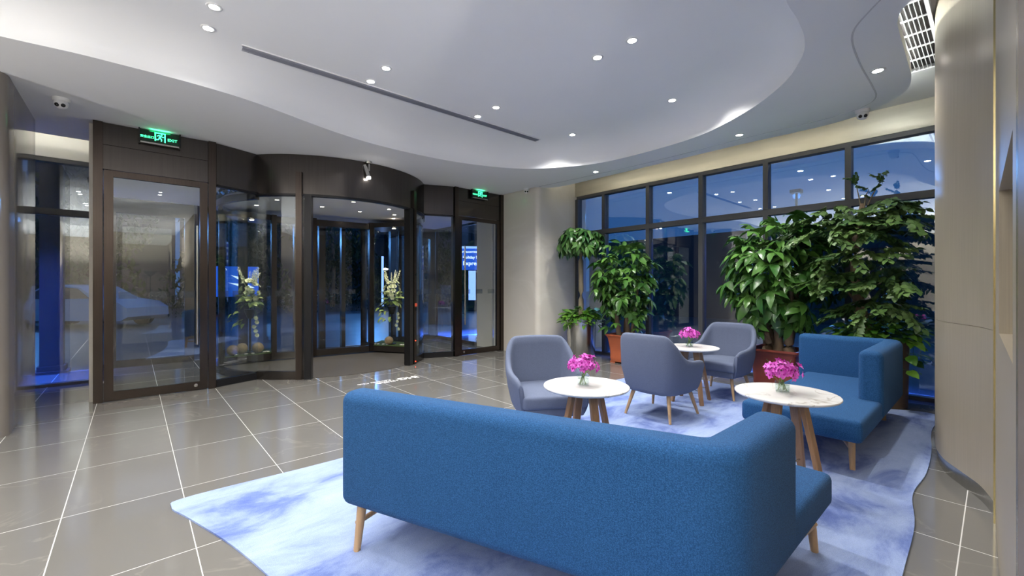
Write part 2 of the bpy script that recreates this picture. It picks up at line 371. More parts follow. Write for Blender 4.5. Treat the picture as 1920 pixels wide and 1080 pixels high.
# raised cove pocket along the windows and over the curved wall
inn = [(5.95, 6.05), (6.0, 4), (5.98, 2.3), (6.0, 1.5), (5.85, 1.15), (5.55, .9), (5, .82), (4.4, .80), (3.95, .72), (3.7, .5), (3.6, -.05)]
cpoly = [Vector((*p, 0)) for p in inn]+[Vector((7.35, -.05, 0)), Vector((7.35, 6.05, 0))]
bm = bm_new(); cv = [bm.verts.new((p.x, p.y, 3.66)) for p in cpoly]
for t in geometry.tessellate_polygon([cpoly]): bm.faces.new([cv[i] for i in t])
cl_ = [bm.verts.new((p.x, p.y, ZC+.08)) for p in cpoly[:len(inn)]]
for i in range(len(inn)-1): bm.faces.new((cv[i], cv[i+1], cl_[i+1], cl_[i]))
obj('cove_pocket', bm, 'cove_white', ceil)
bm = bm_new(); add_box(bm, -8, -.36, 7.9, 8.95, 3.62, 3.68); add_box(bm, -8, -.36, 7.88, 7.92, ZC+.05, 3.68)
obj('cove_pocket', bm, 'cove_white', ceil)
boxo('roof_slab', -8.2, 7.6, -7.2, 10.3, 3.86, 4.1, 'building_dark', ceil)
gp = [(3.75, .45), (3.95, .60), (4.148, .722), (4.395, .776), (4.901, .804), (5.45, .81), (5.787, .83), (5.97, .93), (6.09, 1.15), (6.12, 1.5), (6.10, 2.174), (6.14, 3.0), (6.16, 3.858), (6.10, 5.0), (6.03, 6.021)]
g3 = catmull([Vector((*p, ZC-.001)) for p in gp], 6); bm = bm_new(); add_tube(bm, g3, .007, 6, .5)
tag(obj('trim_1', bm, 'joint_dark'), 'thin curved shadow line running across the plaster soffit', kind='structure')
# ------------------------------------------------------------------ walls of the shell
w = struct('wall_left', 'plain beige lobby wall far behind to the left'); boxo('wall_face', -8.2, -7.9, -7, 8.9, 0, 3.7, 'wall_paint', w)
w = struct('wall_back', 'plain beige lobby wall behind the viewpoint'); boxo('wall_face', -8, 1.4, -7.2, -6.95, 0, 3.7, 'wall_paint', w)
# curved panelled wall on the right
crv = [(7.35, .33), (6.2, .335), (5.5, .345), (5.1, .345), (4.8, .318), (4.55, .262), (4.344, .172), (4.147, .082), (3.98, .035), (3.83, .004)]
crv = [Vector((p.x, p.y)) for p in catmull([Vector((*p, 0)) for p in crv], 6)]
def curved_wall(name, pts, z0, z1, depth, m, parent, inset=0.):
    bm = bm_new(); n = len(pts); rows = []
    for i, p in enumerate(pts):
        t = (pts[min(i+1, n-1)]-pts[max(i-1, 0)]).normalized(); nn = Vector((t.y, -t.x))
        if nn.y > 0: nn = -nn
        a = p+nn*inset; b = Vector((p.x, -.30))
        rows.append([bm.verts.new((*q, z)) for q, z in ((a, z0), (a, z1), (b, z1), (b, z0))])
    for q, w_ in zip(rows, rows[1:]):
        for k in range(4): bm.faces.new((q[k], q[(k+1) % 4], w_[(k+1) % 4], w_[k]))
    bm.faces.new(rows[0]); bm.faces.new(rows[-1][::-1])
    return obj(name, bm, m, parent, True, 40)
wr = struct('wall_right', 'curved champagne metal panelled wall with brass trims at the right edge')
curved_wall('wall_panel', crv, .105, 1.13, .3, 'champagne', wr)
curved_wall('wall_panel', crv, 1.134, 3.66, .3, 'champagne', wr)
curved_wall('panel_joint', crv, 1.128, 1.136, .3, 'brown_panel', wr, .004)
curved_wall('plinth', crv, 0, .105, .3, 'steel', wr, .012)
bm = bm_new(); add_box(bm, 3.80, 3.835, -.3, .012, 0, 3.66); obj('brass_trim', bm, 'gold', wr)
def wy(x): return -.012-.02*(3-x) if x < 3 else -.012+(.016)*(x-3)/.83
def flat_panel(name, x0, x1, z0, z1, m):
    bm = bm_new(); v = [(x0, wy(x0)), (x1, wy(x1)), (x1, -.32), (x0, -.32)]; add_prism(bm, v, z0, z1); return obj(name, bm, m, wr)
flat_panel('wall_panel', 1.82, 3.80, 0, 1.165, 'champagne'); flat_panel('wall_panel', 1.82, 3.80, 1.87, 3.66, 'champagne')
flat_panel('wall_panel', 3.2, 3.80, 1.165, 1.87, 'champagne'); flat_panel('wall_panel', 1.82, 1.98, 1.165, 1.87, 'champagne')
boxo('niche_back', 1.98, 3.2, -.33, -.30, 1.165, 1.87, 'champagne', wr)
flat_panel('brass_trim', 1.72, 1.755, 0, 3.66, 'gold'); flat_panel('glass_strip', 1.755, 1.80, 0, 3.66, 'steel'); flat_panel('brass_trim', 1.80, 1.82, 0, 3.66, 'gold')
flat_panel('wall_panel', 1.30, 1.72, 0, 3.66, 'brown_panel')
boxo('wall_return', 1.26, 1.42, -7, -.32, 0, 3.66, 'wall_paint', wr)
# pillar beside the right swing door, pillar at the left edge
def rounded_block(bm, x0, x1, y0, y1, r, z0, z1):
    c = ((x0+x1)/2, (y0+y1)/2); add_prism(bm, [(c[0]+a, c[1]+b) for a, b in rrect(x1-x0, y1-y0, r, 6)], z0, z1)
bm = bm_new(); rounded_block(bm, 6.02, 7.60, 6.04, 7.50, .10, 0, 3.66)
tag(obj('wall_front', bm, 'beige_stone', None, True, 30), 'polished beige stone pier between the right swing door and the window wall', kind='structure')
bm = bm_new(); rounded_block(bm, -2.3, -.875, 6.02, 7.72, .14, 0, ZC)
tag(obj('wall_pier', bm, 'brown_stone', None, True, 30), 'polished beige stone pier with rounded corner at the left edge', kind='structure')

# ------------------------------------------------------------------ window walls
def window_wall(name, label, axis, const, cuts, z_base, z_mid, z_top, low=True):
    w = struct(name, label)
    def bx(nm, a0, a1, d0, d1, z0, z1, m):
        return boxo(nm, const+d0, const+d1, a0, a1, z0, z1, m, w) if axis == 'X' else boxo(nm, a0, a1, const+d0, const+d1, z0, z1, m, w)
    a0, a1 = min(cuts), max(cuts)
    s = -1 if axis == 'X' else -1
    bx('frame_rail', a0, a1, -.03, .10, z_top, z_top+.06, 'window_frame')
    bx('frame_rail', a0, a1, -.03, .10, z_mid-.045, z_mid+.045, 'window_frame')
    bx('frame_rail', a0, a1, -.03, .10, 0, z_base, 'window_frame')
    for c in cuts:
        bx('mullion', c-.035, c+.035, -.04, .10, z_base, z_mid-.045, 'window_frame'); bx('mullion', c-.035, c+.035, -.04, .10, z_mid+.045, z_top, 'window_frame')
    cs = sorted(cuts)
    for p, q in zip(cs, cs[1:]):
        bx('pane', p+.035, q-.035, .03, .04, z_base, z_mid-.045, 'glass_window'); bx('pane', p+.035, q-.035, .03, .04, z_mid+.045, z_top, 'glass_window')
    return w
wR = window_wall('window_1', 'dark framed window wall of tall panes behind the potted plants', 'X', 7.2, [6.0, 5.3, 4.3, 3.305, 2.315, 1.315, .36], .05, 2.51, 3.26)
bm = bm_new(); add_box(bm, 7.16, 7.40, .2, 6.05, 3.32, 3.70)
obj('head_cladding', bm, 'clad', wR)
wL = window_wall('window_2', 'dark framed window beside the left swing door showing the dusk street', 'Y', 8.7, [-.40, -1.75, -3.2, -4.7, -6.2, -7.9], .04, 2.43, 3.12)
bm = bm_new(); add_box(bm, -8, -.36, 8.66, 8.9, 3.18, 3.66); obj('head_cladding', bm, 'cove_white', wL)

# cove light bars
def cove(label, p0, p1, m, z=3.475):
    t = thing('cove_light', label, 'light strip'); slab('channel', p0, p1, .035, z, z+.012, 'white_plastic', t); slab('diffuser', p0, p1, .026, z+.012, z+.03, m, t)
    return t
cove('warm light strip hidden above the soffit along the right window wall', (6.18, 1.35), (6.18, 5.85), 'cove_led')
cove('bright light strip hidden in the ceiling recess beside the air grille', (4.35, .66), (5.75, .70), 'cove_led_cool')
cove('bright light strip hidden at the curved corner of the soffit by the camera', (5.76, .80), (6.08, 1.14), 'cove_led_cool')
cove('warm light strip hidden above the window beside the left swing door', (-6.5, 8.06), (-.42, 8.06), 'cove_led_left')

# ------------------------------------------------------------------ swing doors and entrance fascia
def swing_door(name, label, x0, x1, y, hinge_left):
    d = struct(name, label)
    z1 = 2.80
    for a, b in ((x0, x0+.085), (x1-.085, x1)): boxo('door_jamb', a, b, y-.05, y+.09, 0, ZC-.004, 'bronze_post', d)
    boxo('head_panel', x0+.085, x1-.085, y-.02, y+.07, 3.105, ZC-.004, 'bronze', d); boxo('head_panel', x0+.085, x1-.085, y-.02, y+.07, z1+.008, 3.10, 'bronze', d)
    a, b = x0+.093, x1-.093
    boxo('door_stile', a, a+.085, y-.03, y+.02, .008, z1, 'bronze_post', d); boxo('door_stile', b-.085, b, y-.03, y+.02, .008, z1, 'bronze_post', d)
    boxo('door_rail', a+.085, b-.085, y-.03, y+.02, .008, .115, 'bronze_post', d); boxo('door_rail', a+.085, b-.085, y-.03, y+.02, z1-.075, z1, 'bronze_post', d)
    boxo('pane', a+.085, b-.085, y-.01, y, .115, z1-.075, 'glass_door', d)
    hx = b-.12 if hinge_left else a+.12
    bm = bm_new(); add_tube(bm, [(hx, y-.085, .62), (hx, y-.085, 2.2)], .016, 12)
    h = obj('pull_handle', bm, 'steel', d, True, 40); tag(h, 'long vertical steel pull bar')
    for z in (.85, 1.95):
        bm = bm_new(); add_tube(bm, [(hx, y-.085, z), (hx, y-.012, z)], .009, 8); obj('handle_mount', bm, 'steel', h)
    for k in range(3):
        q = a+.13+k*(b-a-.26)/2.6
        boxo('safety_sticker', q, q+.17, y-.0125, y-.0105, 1.24, 1.33, 'sticker', d)
    bm = bm_new(); add_lathe(bm, [(.0, -.006), (.022, -.004), (.022, .004), (.0, .006)], 12, cap=False)
    lk = obj('lock', bm, 'steel', d, loc=((b-.13) if hinge_left else a+.13, y-.034, .07)); lk.rotation_euler = (R(90), 0, 0)
    return d
swing_door('door_1', 'bronze framed glass swing door with long steel pull on the left', -.36, .85, 7.13, True)
swing_door('door_2', 'bronze framed glass swing door next to the stone pier', 4.76, 6.02, 7.13, False)
# outer doors of the vestibule
for nm, x0, x1, lb in (('door_4', -.36, .85, 'outer glass door of the vestibule behind the left swing door'), ('door_5', 4.76, 6.02, 'outer glass door of the vestibule behind the right swing door')):
    d = struct(nm, lb)
    for a, b in ((x0, x0+.14), (x1-.14, x1)): boxo('door_jamb', a, b, 9.9, 10.02, 0, 2.9, 'bronze', d)
    boxo('door_rail', x0+.14, x1-.14, 9.92, 9.99, 0, .12, 'bronze', d); boxo('door_rail', x0+.14, x1-.14, 9.9, 10.02, 2.65, ZC-.01, 'bronze', d)
    boxo('pane', x0+.14, x1-.14, 9.95, 9.96, .12, 2.65, 'glass_door', d)
vb = struct('wall_vestibule', 'side walls and low ceiling of the entrance vestibule')
boxo('side_wall', -.40, -.36, 7.22, 8.75, 0, ZC-.01, 'beige_stone', vb); boxo('side_wall', 6.02, 6.06, 7.50, 8.05, 0, ZC-.01, 'beige_stone', vb)
for x, y0 in ((-.38, 8.75), (6.04, 8.05)):
    boxo('pane', x-.006, x+.006, y0, 9.9, .08, 2.85, 'glass_door', vb); boxo('frame_rail', x-.03, x+.03, y0, 9.9, 0, .08, 'bronze', vb); boxo('frame_rail', x-.03, x+.03, y0, 9.9, 2.85, ZC-.01, 'bronze', vb)
bm = bm_new(); add_box(bm, -.36, 1.0, 7.2, 9.9, 2.9, 2.94); add_box(bm, 4.6, 6.02, 7.2, 9.9, 2.9, 2.94); obj('vestibule_ceiling', bm, 'white_paint', vb)

# ------------------------------------------------------------------ revolving door
DC = (2.8, 8.42); DR = 1.75
rv = struct('door_3', 'large curved revolving door with dark fascia and glass drum between the swing doors')
def ang(x, front=True):
    a = math.asin(max(-1, min(1, (x-DC[0])/DR)))
    return -PI/2+a if front else PI/2-a
aL, aR = ang(1.40), ang(4.20); oL, oR = ang(1.93), ang(3.67)
arc_slab('fascia', DC, DR, aL, aR, .06, 2.78, ZC-.004, 'bronze', rv, 40)
arc_slab('fascia_edge', DC, DR, aL, aR, .075, 2.745, 2.78, 'black_metal', rv, 40)
arc_slab('fascia_rear', DC, DR, PI/2-.8, PI/2+.8, .06, 2.78, ZC-.004, 'bronze', rv, 24)
for p0, p1 in (((.85, 7.15), (1.40, 7.37)), ((4.20, 7.37), (4.76, 7.15))):
    slab('fascia', p0, p1, .05, 2.80, ZC-.004, 'bronze', rv); slab('side_rail', p0, p1, .06, 0, .10, 'black_metal', rv); slab('pane', p0, p1, .012, .10, 2.80, 'glass_door', rv)
    slab('fascia_edge', p0, p1, .07, 2.77, 2.80, 'black_metal', rv)
for a0, a1 in ((aL, oL), (oR, aR)):
    arc_slab('drum_glass', DC, DR, a0, a1, .014, .12, 2.745, 'glass_door', rv, 10); arc_slab('base_rail', DC, DR, a0, a1, .07, 0, .12, 'bronze', rv, 10)
for a0, a1 in ((aR, PI/2-.75), (PI/2+.75, 2*PI+aL)):
    arc_slab('drum_glass', DC, DR, a0, a1, .014, .10, 2.745, 'glass_door', rv, 20); arc_slab('base_rail', DC, DR, a0, a1, .07, 0, .10, 'bronze', rv, 20)
    arc_slab('top_rail', DC, DR, a0, a1, .07, 2.70, 2.80, 'bronze', rv, 20)
    for t in (.28, .62):
        a = a0+(a1-a0)*t; boxo('drum_post', DC[0]+DR*math.cos(a)-.03, DC[0]+DR*math.cos(a)+.03, DC[1]+DR*math.sin(a)-.03, DC[1]+DR*math.sin(a)+.03, .10, 2.70, 'bronze', rv)
for a, w_, mt, h in ((oL-.035, .085, 'bronze_post', 3.1), (oL+.035, .10, 'black_metal', 2.76), (oR-.02, .10, 'black_metal', 2.76), (oR+.05, .085, 'bronze_post', 3.1), (PI/2-.75, .1, 'bronze', 2.78), (PI/2+.75, .1, 'bronze', 2.78)):
    bm = bm_new(); add_box(bm, -.06, .06, -w_/2, w_/2, 0, h); o = obj('portal_post', bm, mt, rv, loc=(DC[0]+(DR+.01)*math.cos(a), DC[1]+(DR+.01)*math.sin(a), 0)); o.rotation_euler = (0, 0, a)
bm = bm_new(); add_lathe(bm, [(DR-.04, 2.80), (DR-.04, 2.86)], 48, (DC[0], DC[1], 0)); obj('drum_ceiling', bm, 'white_paint', rv)
bm = bm_new(); add_lathe(bm, [(DR-.03, .001), (DR-.03, .006)], 64, (DC[0], DC[1], 0)); obj('entrance_mat', bm, 'mat_carpet', rv)
# rotor: centre screen and two display cases
for p0, p1 in (((1.96, 8.92), (2.62, 8.84)), ((2.62, 8.84), (3.74, 8.70))):
    slab('rotor_rail', p0, p1, .06, .03, .15, 'bronze', rv); slab('rotor_rail', p0, p1, .06, 2.58, 2.70, 'bronze', rv); slab('rotor_pane', p0, p1, .012, .15, 2.58, 'glass_case', rv)
for (x, y), w_, mt in (((2.62, 8.84), .13, 'bronze_post'), ((3.74, 8.70), .10, 'bronze_post'), ((1.96, 8.92), .08, 'bronze_post'), ((2.45, 9.35), .08, 'bronze'), ((3.35, 9.25), .08, 'bronze')):
    boxo('rotor_post', x-w_/2, x+w_/2, y-.05, y+.05, .03, 2.72, mt, rv)
boxo('rotor_post', 2.90, 3.03, 9.35, 9.45, .03, 2.72, 'bronze', rv)
def case(front, back):
    pts = front+back
    bm = bm_new(); add_prism(bm, pts, .03, .15); obj('case_base', bm, 'bronze', rv)
    bm = bm_new(); add_prism(bm, pts, .15, .165); obj('moss_bed', bm, 'moss', rv)
    bm = bm_new(); add_prism(bm, pts, 2.62, 2.72); obj('case_top', bm, 'bronze', rv)
    for p, q in zip(front, front[1:]): slab('case_pane', p, q, .01, .165, 2.62, 'glass_case', rv)
    slab('case_pane', front[-1], back[0], .01, .165, 2.62, 'glass_case', rv)
case([(1.18, 8.84), (1.96, 8.92)], [(1.92, 9.60), (1.50, 9.42), (1.28, 9.15)])
case([(3.74, 8.70), (4.22, 7.98)], [(4.42, 8.22), (4.47, 8.55), (4.38, 8.95), (4.22, 9.25)])
for x, y, lb in ((1.62, 9.02, 'small lamp added in the top of the left flower case to light the flowers'), (4.12, 8.42, 'small lamp added in the top of the right flower case to light the flowers')):  # spots added to brighten the flowers under the opaque case tops
    t = thing('added_case_lamp', lb, 'downlight', (x, y, 2.62)); bm = bm_new(); add_lathe(bm, [(.05, -.012), (.05, 0)], 16); obj('housing', bm, 'steel', t)
    bm = bm_new(); add_lathe(bm, [(.035, -.016), (.035, -.012)], 16); obj('lens', bm, 'lamp_warm', t)
    ld = bpy.data.lights.new('lamp', 'SPOT'); ld.energy = 100; ld.color = (1, .9, .72); ld.spot_size = R(75); ld.spot_blend = .7; ld.shadow_soft_size = .04
    lo_ = bpy.data.objects.new('bulb', ld); COL.objects.link(lo_); lo_.parent = t; lo_.location = (0, 0, -.03)
for x, y in ((2.05, 7.35), (2.75, 7.1), (3.5, 7.35), (3.85, 7.85), (1.75, 7.75), (2.5, 7.9), (3.2, 7.95), (1.6, 8.5), (4.05, 8.3)):
    t = thing('drum_downlight', 'small warm downlight in the revolving door drum ceiling', 'downlight', (x, y, 2.80), 0, 'downlights in the revolving door ceiling')
    bm = bm_new(); add_lathe(bm, [(.030, -.004), (.045, -.004), (.048, 0), (.030, 0)], 16, cap=False); obj('trim_ring', bm, 'white_plastic', t, True)
    bm = bm_new(); add_lathe(bm, [(.030, -.003), (.030, -.001)], 16); obj('lens', bm, 'lamp_warm', t)
    ld = bpy.data.lights.new('drum_lamp', 'SPOT'); ld.energy = 26; ld.color = (1, .88, .70); ld.spot_size = R(120); ld.spot_blend = .6; ld.shadow_soft_size = .03
    lo_ = bpy.data.objects.new('bulb', ld); COL.objects.link(lo_); lo_.parent = t; lo_.location = (0, 0, -.02)
for a0, a1 in ((aL, oL), (oR, aR)):
    for k in range(3):
        b0 = a0+(a1-a0)*(.08+.33*k); arc_slab('safety_sticker', DC, DR+.009, b0, b0+(a1-a0)*.2, .002, 1.24, 1.33, 'sticker', rv, 4)
for p0, p1 in (((.85, 7.15), (1.40, 7.37)), ((4.20, 7.37), (4.76, 7.15))):
    for k in range(3):
        f = lambda t: (p0[0]+(p1[0]-p0[0])*t, p0[1]+(p1[1]-p0[1])*t)
        slab('safety_sticker', f(.06+.32*k), f(.28+.32*k), .002, 1.24, 1.33, 'sticker', rv, -.008)
for t0 in (.04, .3, .6, .84):
    f = lambda t: (2.62+1.12*t, 8.84-.14*t); slab('safety_sticker', f(t0), f(t0+.12), .002, 1.24, 1.33, 'sticker', rv, -.008)
ap = oR+.05; px_, py_ = DC[0]+(DR+.07)*math.cos(ap), DC[1]+(DR+.07)*math.sin(ap)
for z, m_, s_ in ((1.06, 'button_red', .03), (.98, 'lens_black', .022), (.42, 'red_dot', .006), (.05, 'red_dot', .006), (1.6, 'lens_black', .02)):
    boxo('control_button', px_-s_, px_+s_, py_-.01, py_+.01, z-s_, z+s_, m_, rv)

# ------------------------------------------------------------------ downlights
def downlight(x, y, z, label, group, watts=SPOT_W):
    t = thing('downlight', label, 'downlight', (x, y, z), 0, group)
    if 'dl' not in MATS:
        bm = bm_new(); add_lathe(bm, [(.038, -.001), (.040, -.006), (.056, -.006), (.060, 0)], 20, cap=False); MATS['dl'] = mesh_of(bm, 'trim_ring', 'white_plastic', True)
        bm = bm_new(); add_lathe(bm, [(.0385, -.005), (.0385, -.001)], 20); MATS['dl2'] = mesh_of(bm, 'lens', 'lamp_lens')
    link('trim_ring', MATS['dl'], t); link('lens', MATS['dl2'], t)
    ld = bpy.data.lights.new('lamp', 'SPOT'); ld.energy = watts; ld.color = (1, .97, .93); ld.spot_size = R(132); ld.spot_blend = .75; ld.shadow_soft_size = .04
    b = bpy.data.objects.new('bulb', ld); COL.objects.link(b); b.parent = t; b.location = (0, 0, -.02)
names = {(.5, 4.27): 'nearer of the two downlights at the far left end of the tray ceiling', (.5, 4.66): 'farther of the two downlights at the far left end of the tray ceiling',
 (2.0, 4.27): 'downlight just above the middle of the long ceiling slot', (2.0, 4.66): 'downlight touching the upper third of the ceiling slot',
 (3.5, 4.27): 'downlight next to the lower part of the ceiling slot', (3.5, 4.66): 'downlight touching the lower part of the ceiling slot',
 (3.5, 2.26): 'nearest bright downlight in the middle of the tray ceiling', (3.5, 2.66): 'downlight left of the nearest one in the middle of the tray',
 (5.0, 2.26): 'right downlight of the pair near the right curve of the tray', (5.0, 2.66): 'left downlight of the pair near the right curve of the tray',
 (5.0, 4.27): 'right downlight of the pair beyond the end of the ceiling slot', (5.0, 4.66): 'left downlight of the pair beyond the end of the ceiling slot'}
for x in (-4.0, -2.5, -1.0, .5, 2.0, 3.5, 5.0):
    for y in (.25, .65, 2.26, 2.66, 4.27, 4.66):
        if y < 1 and x > .6: continue
        if x < -3.5 and y > 4: continue
        downlight(x, y, ZT, names.get((x, y), 'downlight in the tray ceiling above and behind the viewpoint'), 'downlights in the tray ceiling', 98 if x > 1.9 else 46)
for x, y, lb in ((5.1, .718, 'downlight in the low soffit near the curved groove and air grille'), (5.92, 2.22, 'middle downlight in the low soffit along the window wall'), (5.98, 4.58, 'farthest downlight in the low soffit near the stone pier')):
    downlight(x, y, ZC, lb, 'downlights in the low soffit', 85)
for x in (-6, -3.5, -1):
    for y in (-5.2, -3.6): downlight(x, y, ZC, 'downlight in the lobby ceiling behind the viewpoint', 'downlights behind the viewpoint')
for x, y, lb in ((-5.2, -.8, 'added unseen steel fill torchiere left of the viewpoint'), (-5.2, 3.6, 'added unseen steel fill torchiere beyond the left pier'), (-2.2, -4.2, 'added unseen steel fill torchiere behind the viewpoint'), (.4, -3.4, 'added unseen steel fill torchiere by the wall behind the viewpoint')):
    t = thing('fill_lamp', lb, 'fill lamp', (x, y, 0), 0, 'unseen torchieres added to brighten the ceiling')  # uplights added out of view to lift the ceiling brightness
    bm = bm_new(); add_lathe(bm, [(.16, 0), (.16, .015), (.02, .03), (.015, 1.70), (.05, 1.72), (.17, 1.84), (.18, 1.86), (.17, 1.86), (.05, 1.74), (.001, 1.735)], 24, cap=False); obj('stand', bm, 'steel', t, True, 35)
    bm = bm_new(); add_lathe(bm, [(.06, 1.76), (.06, 1.79)], 16); obj('lamp_disc', bm, 'lamp_lens', t)
    ld = bpy.data.lights.new('lamp', 'SPOT'); ld.energy = FILL_W; ld.color = (1, .96, .89); ld.spot_size = R(172); ld.spot_blend = .25; ld.shadow_soft_size = .12
    b = bpy.data.objects.new('bulb', ld); COL.objects.link(b); b.parent = t; b.location = (0, 0, 1.90); b.rotation_euler = (PI, 0, 0)
# slot diffuser, grille
t = thing('slot_diffuser', 'long narrow grey air slot across the tray ceiling', 'air vent', (0, 0, 0))
slab('recess', (.78, 4.815), (4.77, 4.79), .115, ZT-.008, ZT-.002, 'slot_grey', t)
for s in (-1, 1): slab('frame', (.77, 4.815), (4.78, 4.79), .012, ZT-.012, ZT-.001, 'white_plastic', t, s*.062)
for k in range(5): slab('slat', (.785, 4.815), (4.765, 4.79), .005, ZT-.018, ZT-.008, 'slot_grey', t, -.036+.018*k)
t = thing('air_grille', 'white framed rectangular air grille with dark slots in the bright ceiling recess', 'air vent')
GZ = 3.60
boxo('recess', 4.52, 6.0, .37, .66, GZ+.03, GZ+.045, 'grille_dark', t)
for x0, x1, y0, y1 in ((4.49, 6.03, .345, .37), (4.49, 6.03, .60, .625), (4.49, 4.52, .37, .60), (6.0, 6.03, .37, .60)): boxo('frame', x0, x1, y0, y1, GZ-.01, GZ+.05, 'white_plastic', t)
for k in range(7): boxo('slat', 4.52, 6.0, .398+k*.029, .402+k*.029, GZ-.004, GZ+.012, 'white_plastic', t)
for k in range(1, 5): boxo('cross_bar', 4.52+k*.296-.004, 4.52+k*.296+.004, .37, .60, GZ-.006, GZ+.008, 'white_plastic', t)

# ------------------------------------------------------------------ cameras, signs, projector
def turret(x, y, yaw, label, s=1.0):
    t = thing('security_camera', label, 'camera', (x, y, ZC), yaw, 'white security cameras on the ceiling')
    bm = bm_new(); add_lathe(bm, [(.055*s, -.03*s), (.06*s, -.02*s), (.062*s, 0)], 24); obj('base', bm, 'white_plastic', t, True, 40)
    bm = bm_new(); bmesh.ops.create_uvsphere(bm, u_segments=20, v_segments=12, radius=.05*s); b = obj('ball', bm, 'white_plastic', t, True, loc=(0, -.012*s, -.05*s))
    for sx in (-1, 1):
        bm = bm_new(); bmesh.ops.create_uvsphere(bm, u_segments=12, v_segments=8, radius=.017*s); obj('lens', bm, 'lens_black', b, True, loc=(sx*.020*s, -.035*s, -.022*s))
turret(-.568, 6.518, R(-5), 'white ball security camera on the ceiling near the left exit sign', 1.15)
turret(6.132, .997, R(-75), 'white ball security camera at the corner of the soffit groove', 1.1)
turret(5.95, 6.30, R(-35), 'small white security camera on the ceiling beside the stone pier', 1.0)
def running_man(bm, s, y):
    def bar(x0, z0, x1, z1, w):
        d = Vector((x1-x0, z1-z0)); d.normalize(); n = Vector((-d.y, d.x))*w/2
        pts = [(x0+n.x, z0+n.y), (x0-n.x, z0-n.y), (x1-n.x, z1-n.y), (x1+n.x, z1+n.y)]
        a = [bm.verts.new((p[0]*s, y, p[1]*s)) for p in pts]; b = [bm.verts.new((p[0]*s, y+.002, p[1]*s)) for p in pts]
        bm.faces.new(a); bm.faces.new(b[::-1])
        for i in range(4): bm.faces.new((a[i], b[i], b[(i+1) % 4], a[(i+1) % 4]))
    for q in ((-.5, -.55, -.5, .58, .14), (.5, -.62, .5, .58, .14), (-.57, .52, .57, .52, .14), (.08, .22, -.06, -.08, .2), (-.06, -.08, .16, -.26, .13), (.16, -.26, .12, -.52, .12), (-.06, -.08, -.2, -.36, .13), (-.2, -.36, -.42, -.36, .12), (.08, .2, -.18, .24, .1), (-.18, .24, -.3, .08, .09), (.1, .2, .26, .04, .09), (.26, .04, .4, .1, .08), (.12, .30, .2, .40, .16)): bar(*q)
def exit_sign(x, y, z, label):
    t = thing('exit_sign', label, 'exit sign', (x, y, z), 0, 'green exit signs over the swing doors')
    boxo('plate', -.20, .20, -.012, .012, -.075, .075, 'exit_dark', t)
    boxo('bottom_bar', -.19, .19, -.016, .016, -.098, -.080, 'steel', t); boxo('top_bar', -.19, .19, -.016, .016, .072, .082, 'steel', t)
    for s in (-1, 1): boxo('end_cap', s*.2-.008, s*.2+.008, -.018, .018, -.10, .083, 'black_metal', t)
    bm = bm_new(); running_man(bm, .095, -.0155); obj('running_figure_symbol', bm, 'exit_glow', t)
    for s_, xx, sz in (('安全出口', -.125, .034), ('EXIT', .122, .048)):
        o = link('lettering', text_mesh(s_, sz, .0008, 'exit_glow', 1.0, .0006), t, (xx, -.014, -.018)); o.rotation_euler = (R(90), 0, 0)
    ld = bpy.data.lights.new('lamp', 'AREA'); ld.energy = .35; ld.color = (.05, 1, .4); ld.shape = 'RECTANGLE'; ld.size = .2; ld.size_y = .02
    b = bpy.data.objects.new('bulb', ld); COL.objects.link(b); b.parent = t; b.location = (0, -.02, .06); b.rotation_euler = (R(155), 0, 0)
exit_sign(.255, 7.05, 3.285, 'green running figure exit sign above the left swing door')
exit_sign(5.35, 7.05, 3.285, 'green running figure exit sign above the right swing door')
t = thing('logo_projector', 'small grey ceiling projector lamp hanging in front of the revolving door fascia', 'projector', (2.80, 6.60, ZC))
bm = bm_new(); add_lathe(bm, [(.05, -.035), (.055, 0)], 16); obj('ceiling_mount', bm, 'steel', t, True, 40)
bm = bm_new(); add_box(bm, -.012, .012, -.015, .015, -.15, -.03); obj('yoke', bm, 'steel', t)
bm = bm_new(); add_tube(bm, [(-.05, .03, -.06), (-.012, -.02, -.25)], [.036, .032], 16); obj('barrel', bm, 'steel', t, True, 40)
bm = bm_new(); add_tube(bm, [(-.012, -.02, -.25), (-.008, -.026, -.275)], [.033, .03], 16); obj('lens', bm, 'lamp_lens', t, True, 40)
t = thing('projected_lettering', 'projected light modelled as white lettering on the floor tiles before the revolving door', 'lettering', (2.80, 5.93, .001), R(180))  # the projector's light pattern, modelled as thin white letter meshes
link('lettering', text_mesh('IHG', .19, .0006, 'projected_light', 1.0, .006), t, (-.33, 0, 0))
link('lettering', text_mesh('®', .05, .0006, 'projected_light', 1.0, .001), t, (-.13, .04, 0))
link('lettering', text_mesh('优悦会', .10, .0006, 'projected_light', 1.0, .002), t, (.05, .045, 0))
link('lettering', text_mesh('Rewards Club', .088, .0006, 'projected_light', 1.0, .001), t, (.18, -.045, 0))

# ------------------------------------------------------------------ rug
rp = [(.30, 3.53), (1.2, 3.50), (2.2, 3.56), (3.1, 3.57), (4.2, 3.66), (5.4, 3.72), (6.0, 3.62), (6.26, 3.2), (6.30, 2.6), (6.30, 1.9), (6.33, 1.3), (6.36, .9), (6.52, .55), (6.40, .41), (5.7, .41), (5.0, .36), (4.4, .345), (3.9, .37), (3.4, .315), (2.8, .30), (1.9, .28), (1.0, .30), (.68, .45), (.62, 1.2), (.52, 2.1), (.40, 2.7), (.25, 3.2), (.18, 3.44)]
rl = catmull([Vector((*p, 0)) for p in rp], 5, True)
bm = bm_new(); add_prism(bm, [(p.x, p.y) for p in rl], .0, .011); tag(obj('rug', bm, 'rug'), 'large mottled blue rug under the lounge seating', 'rug')
RZ = .011
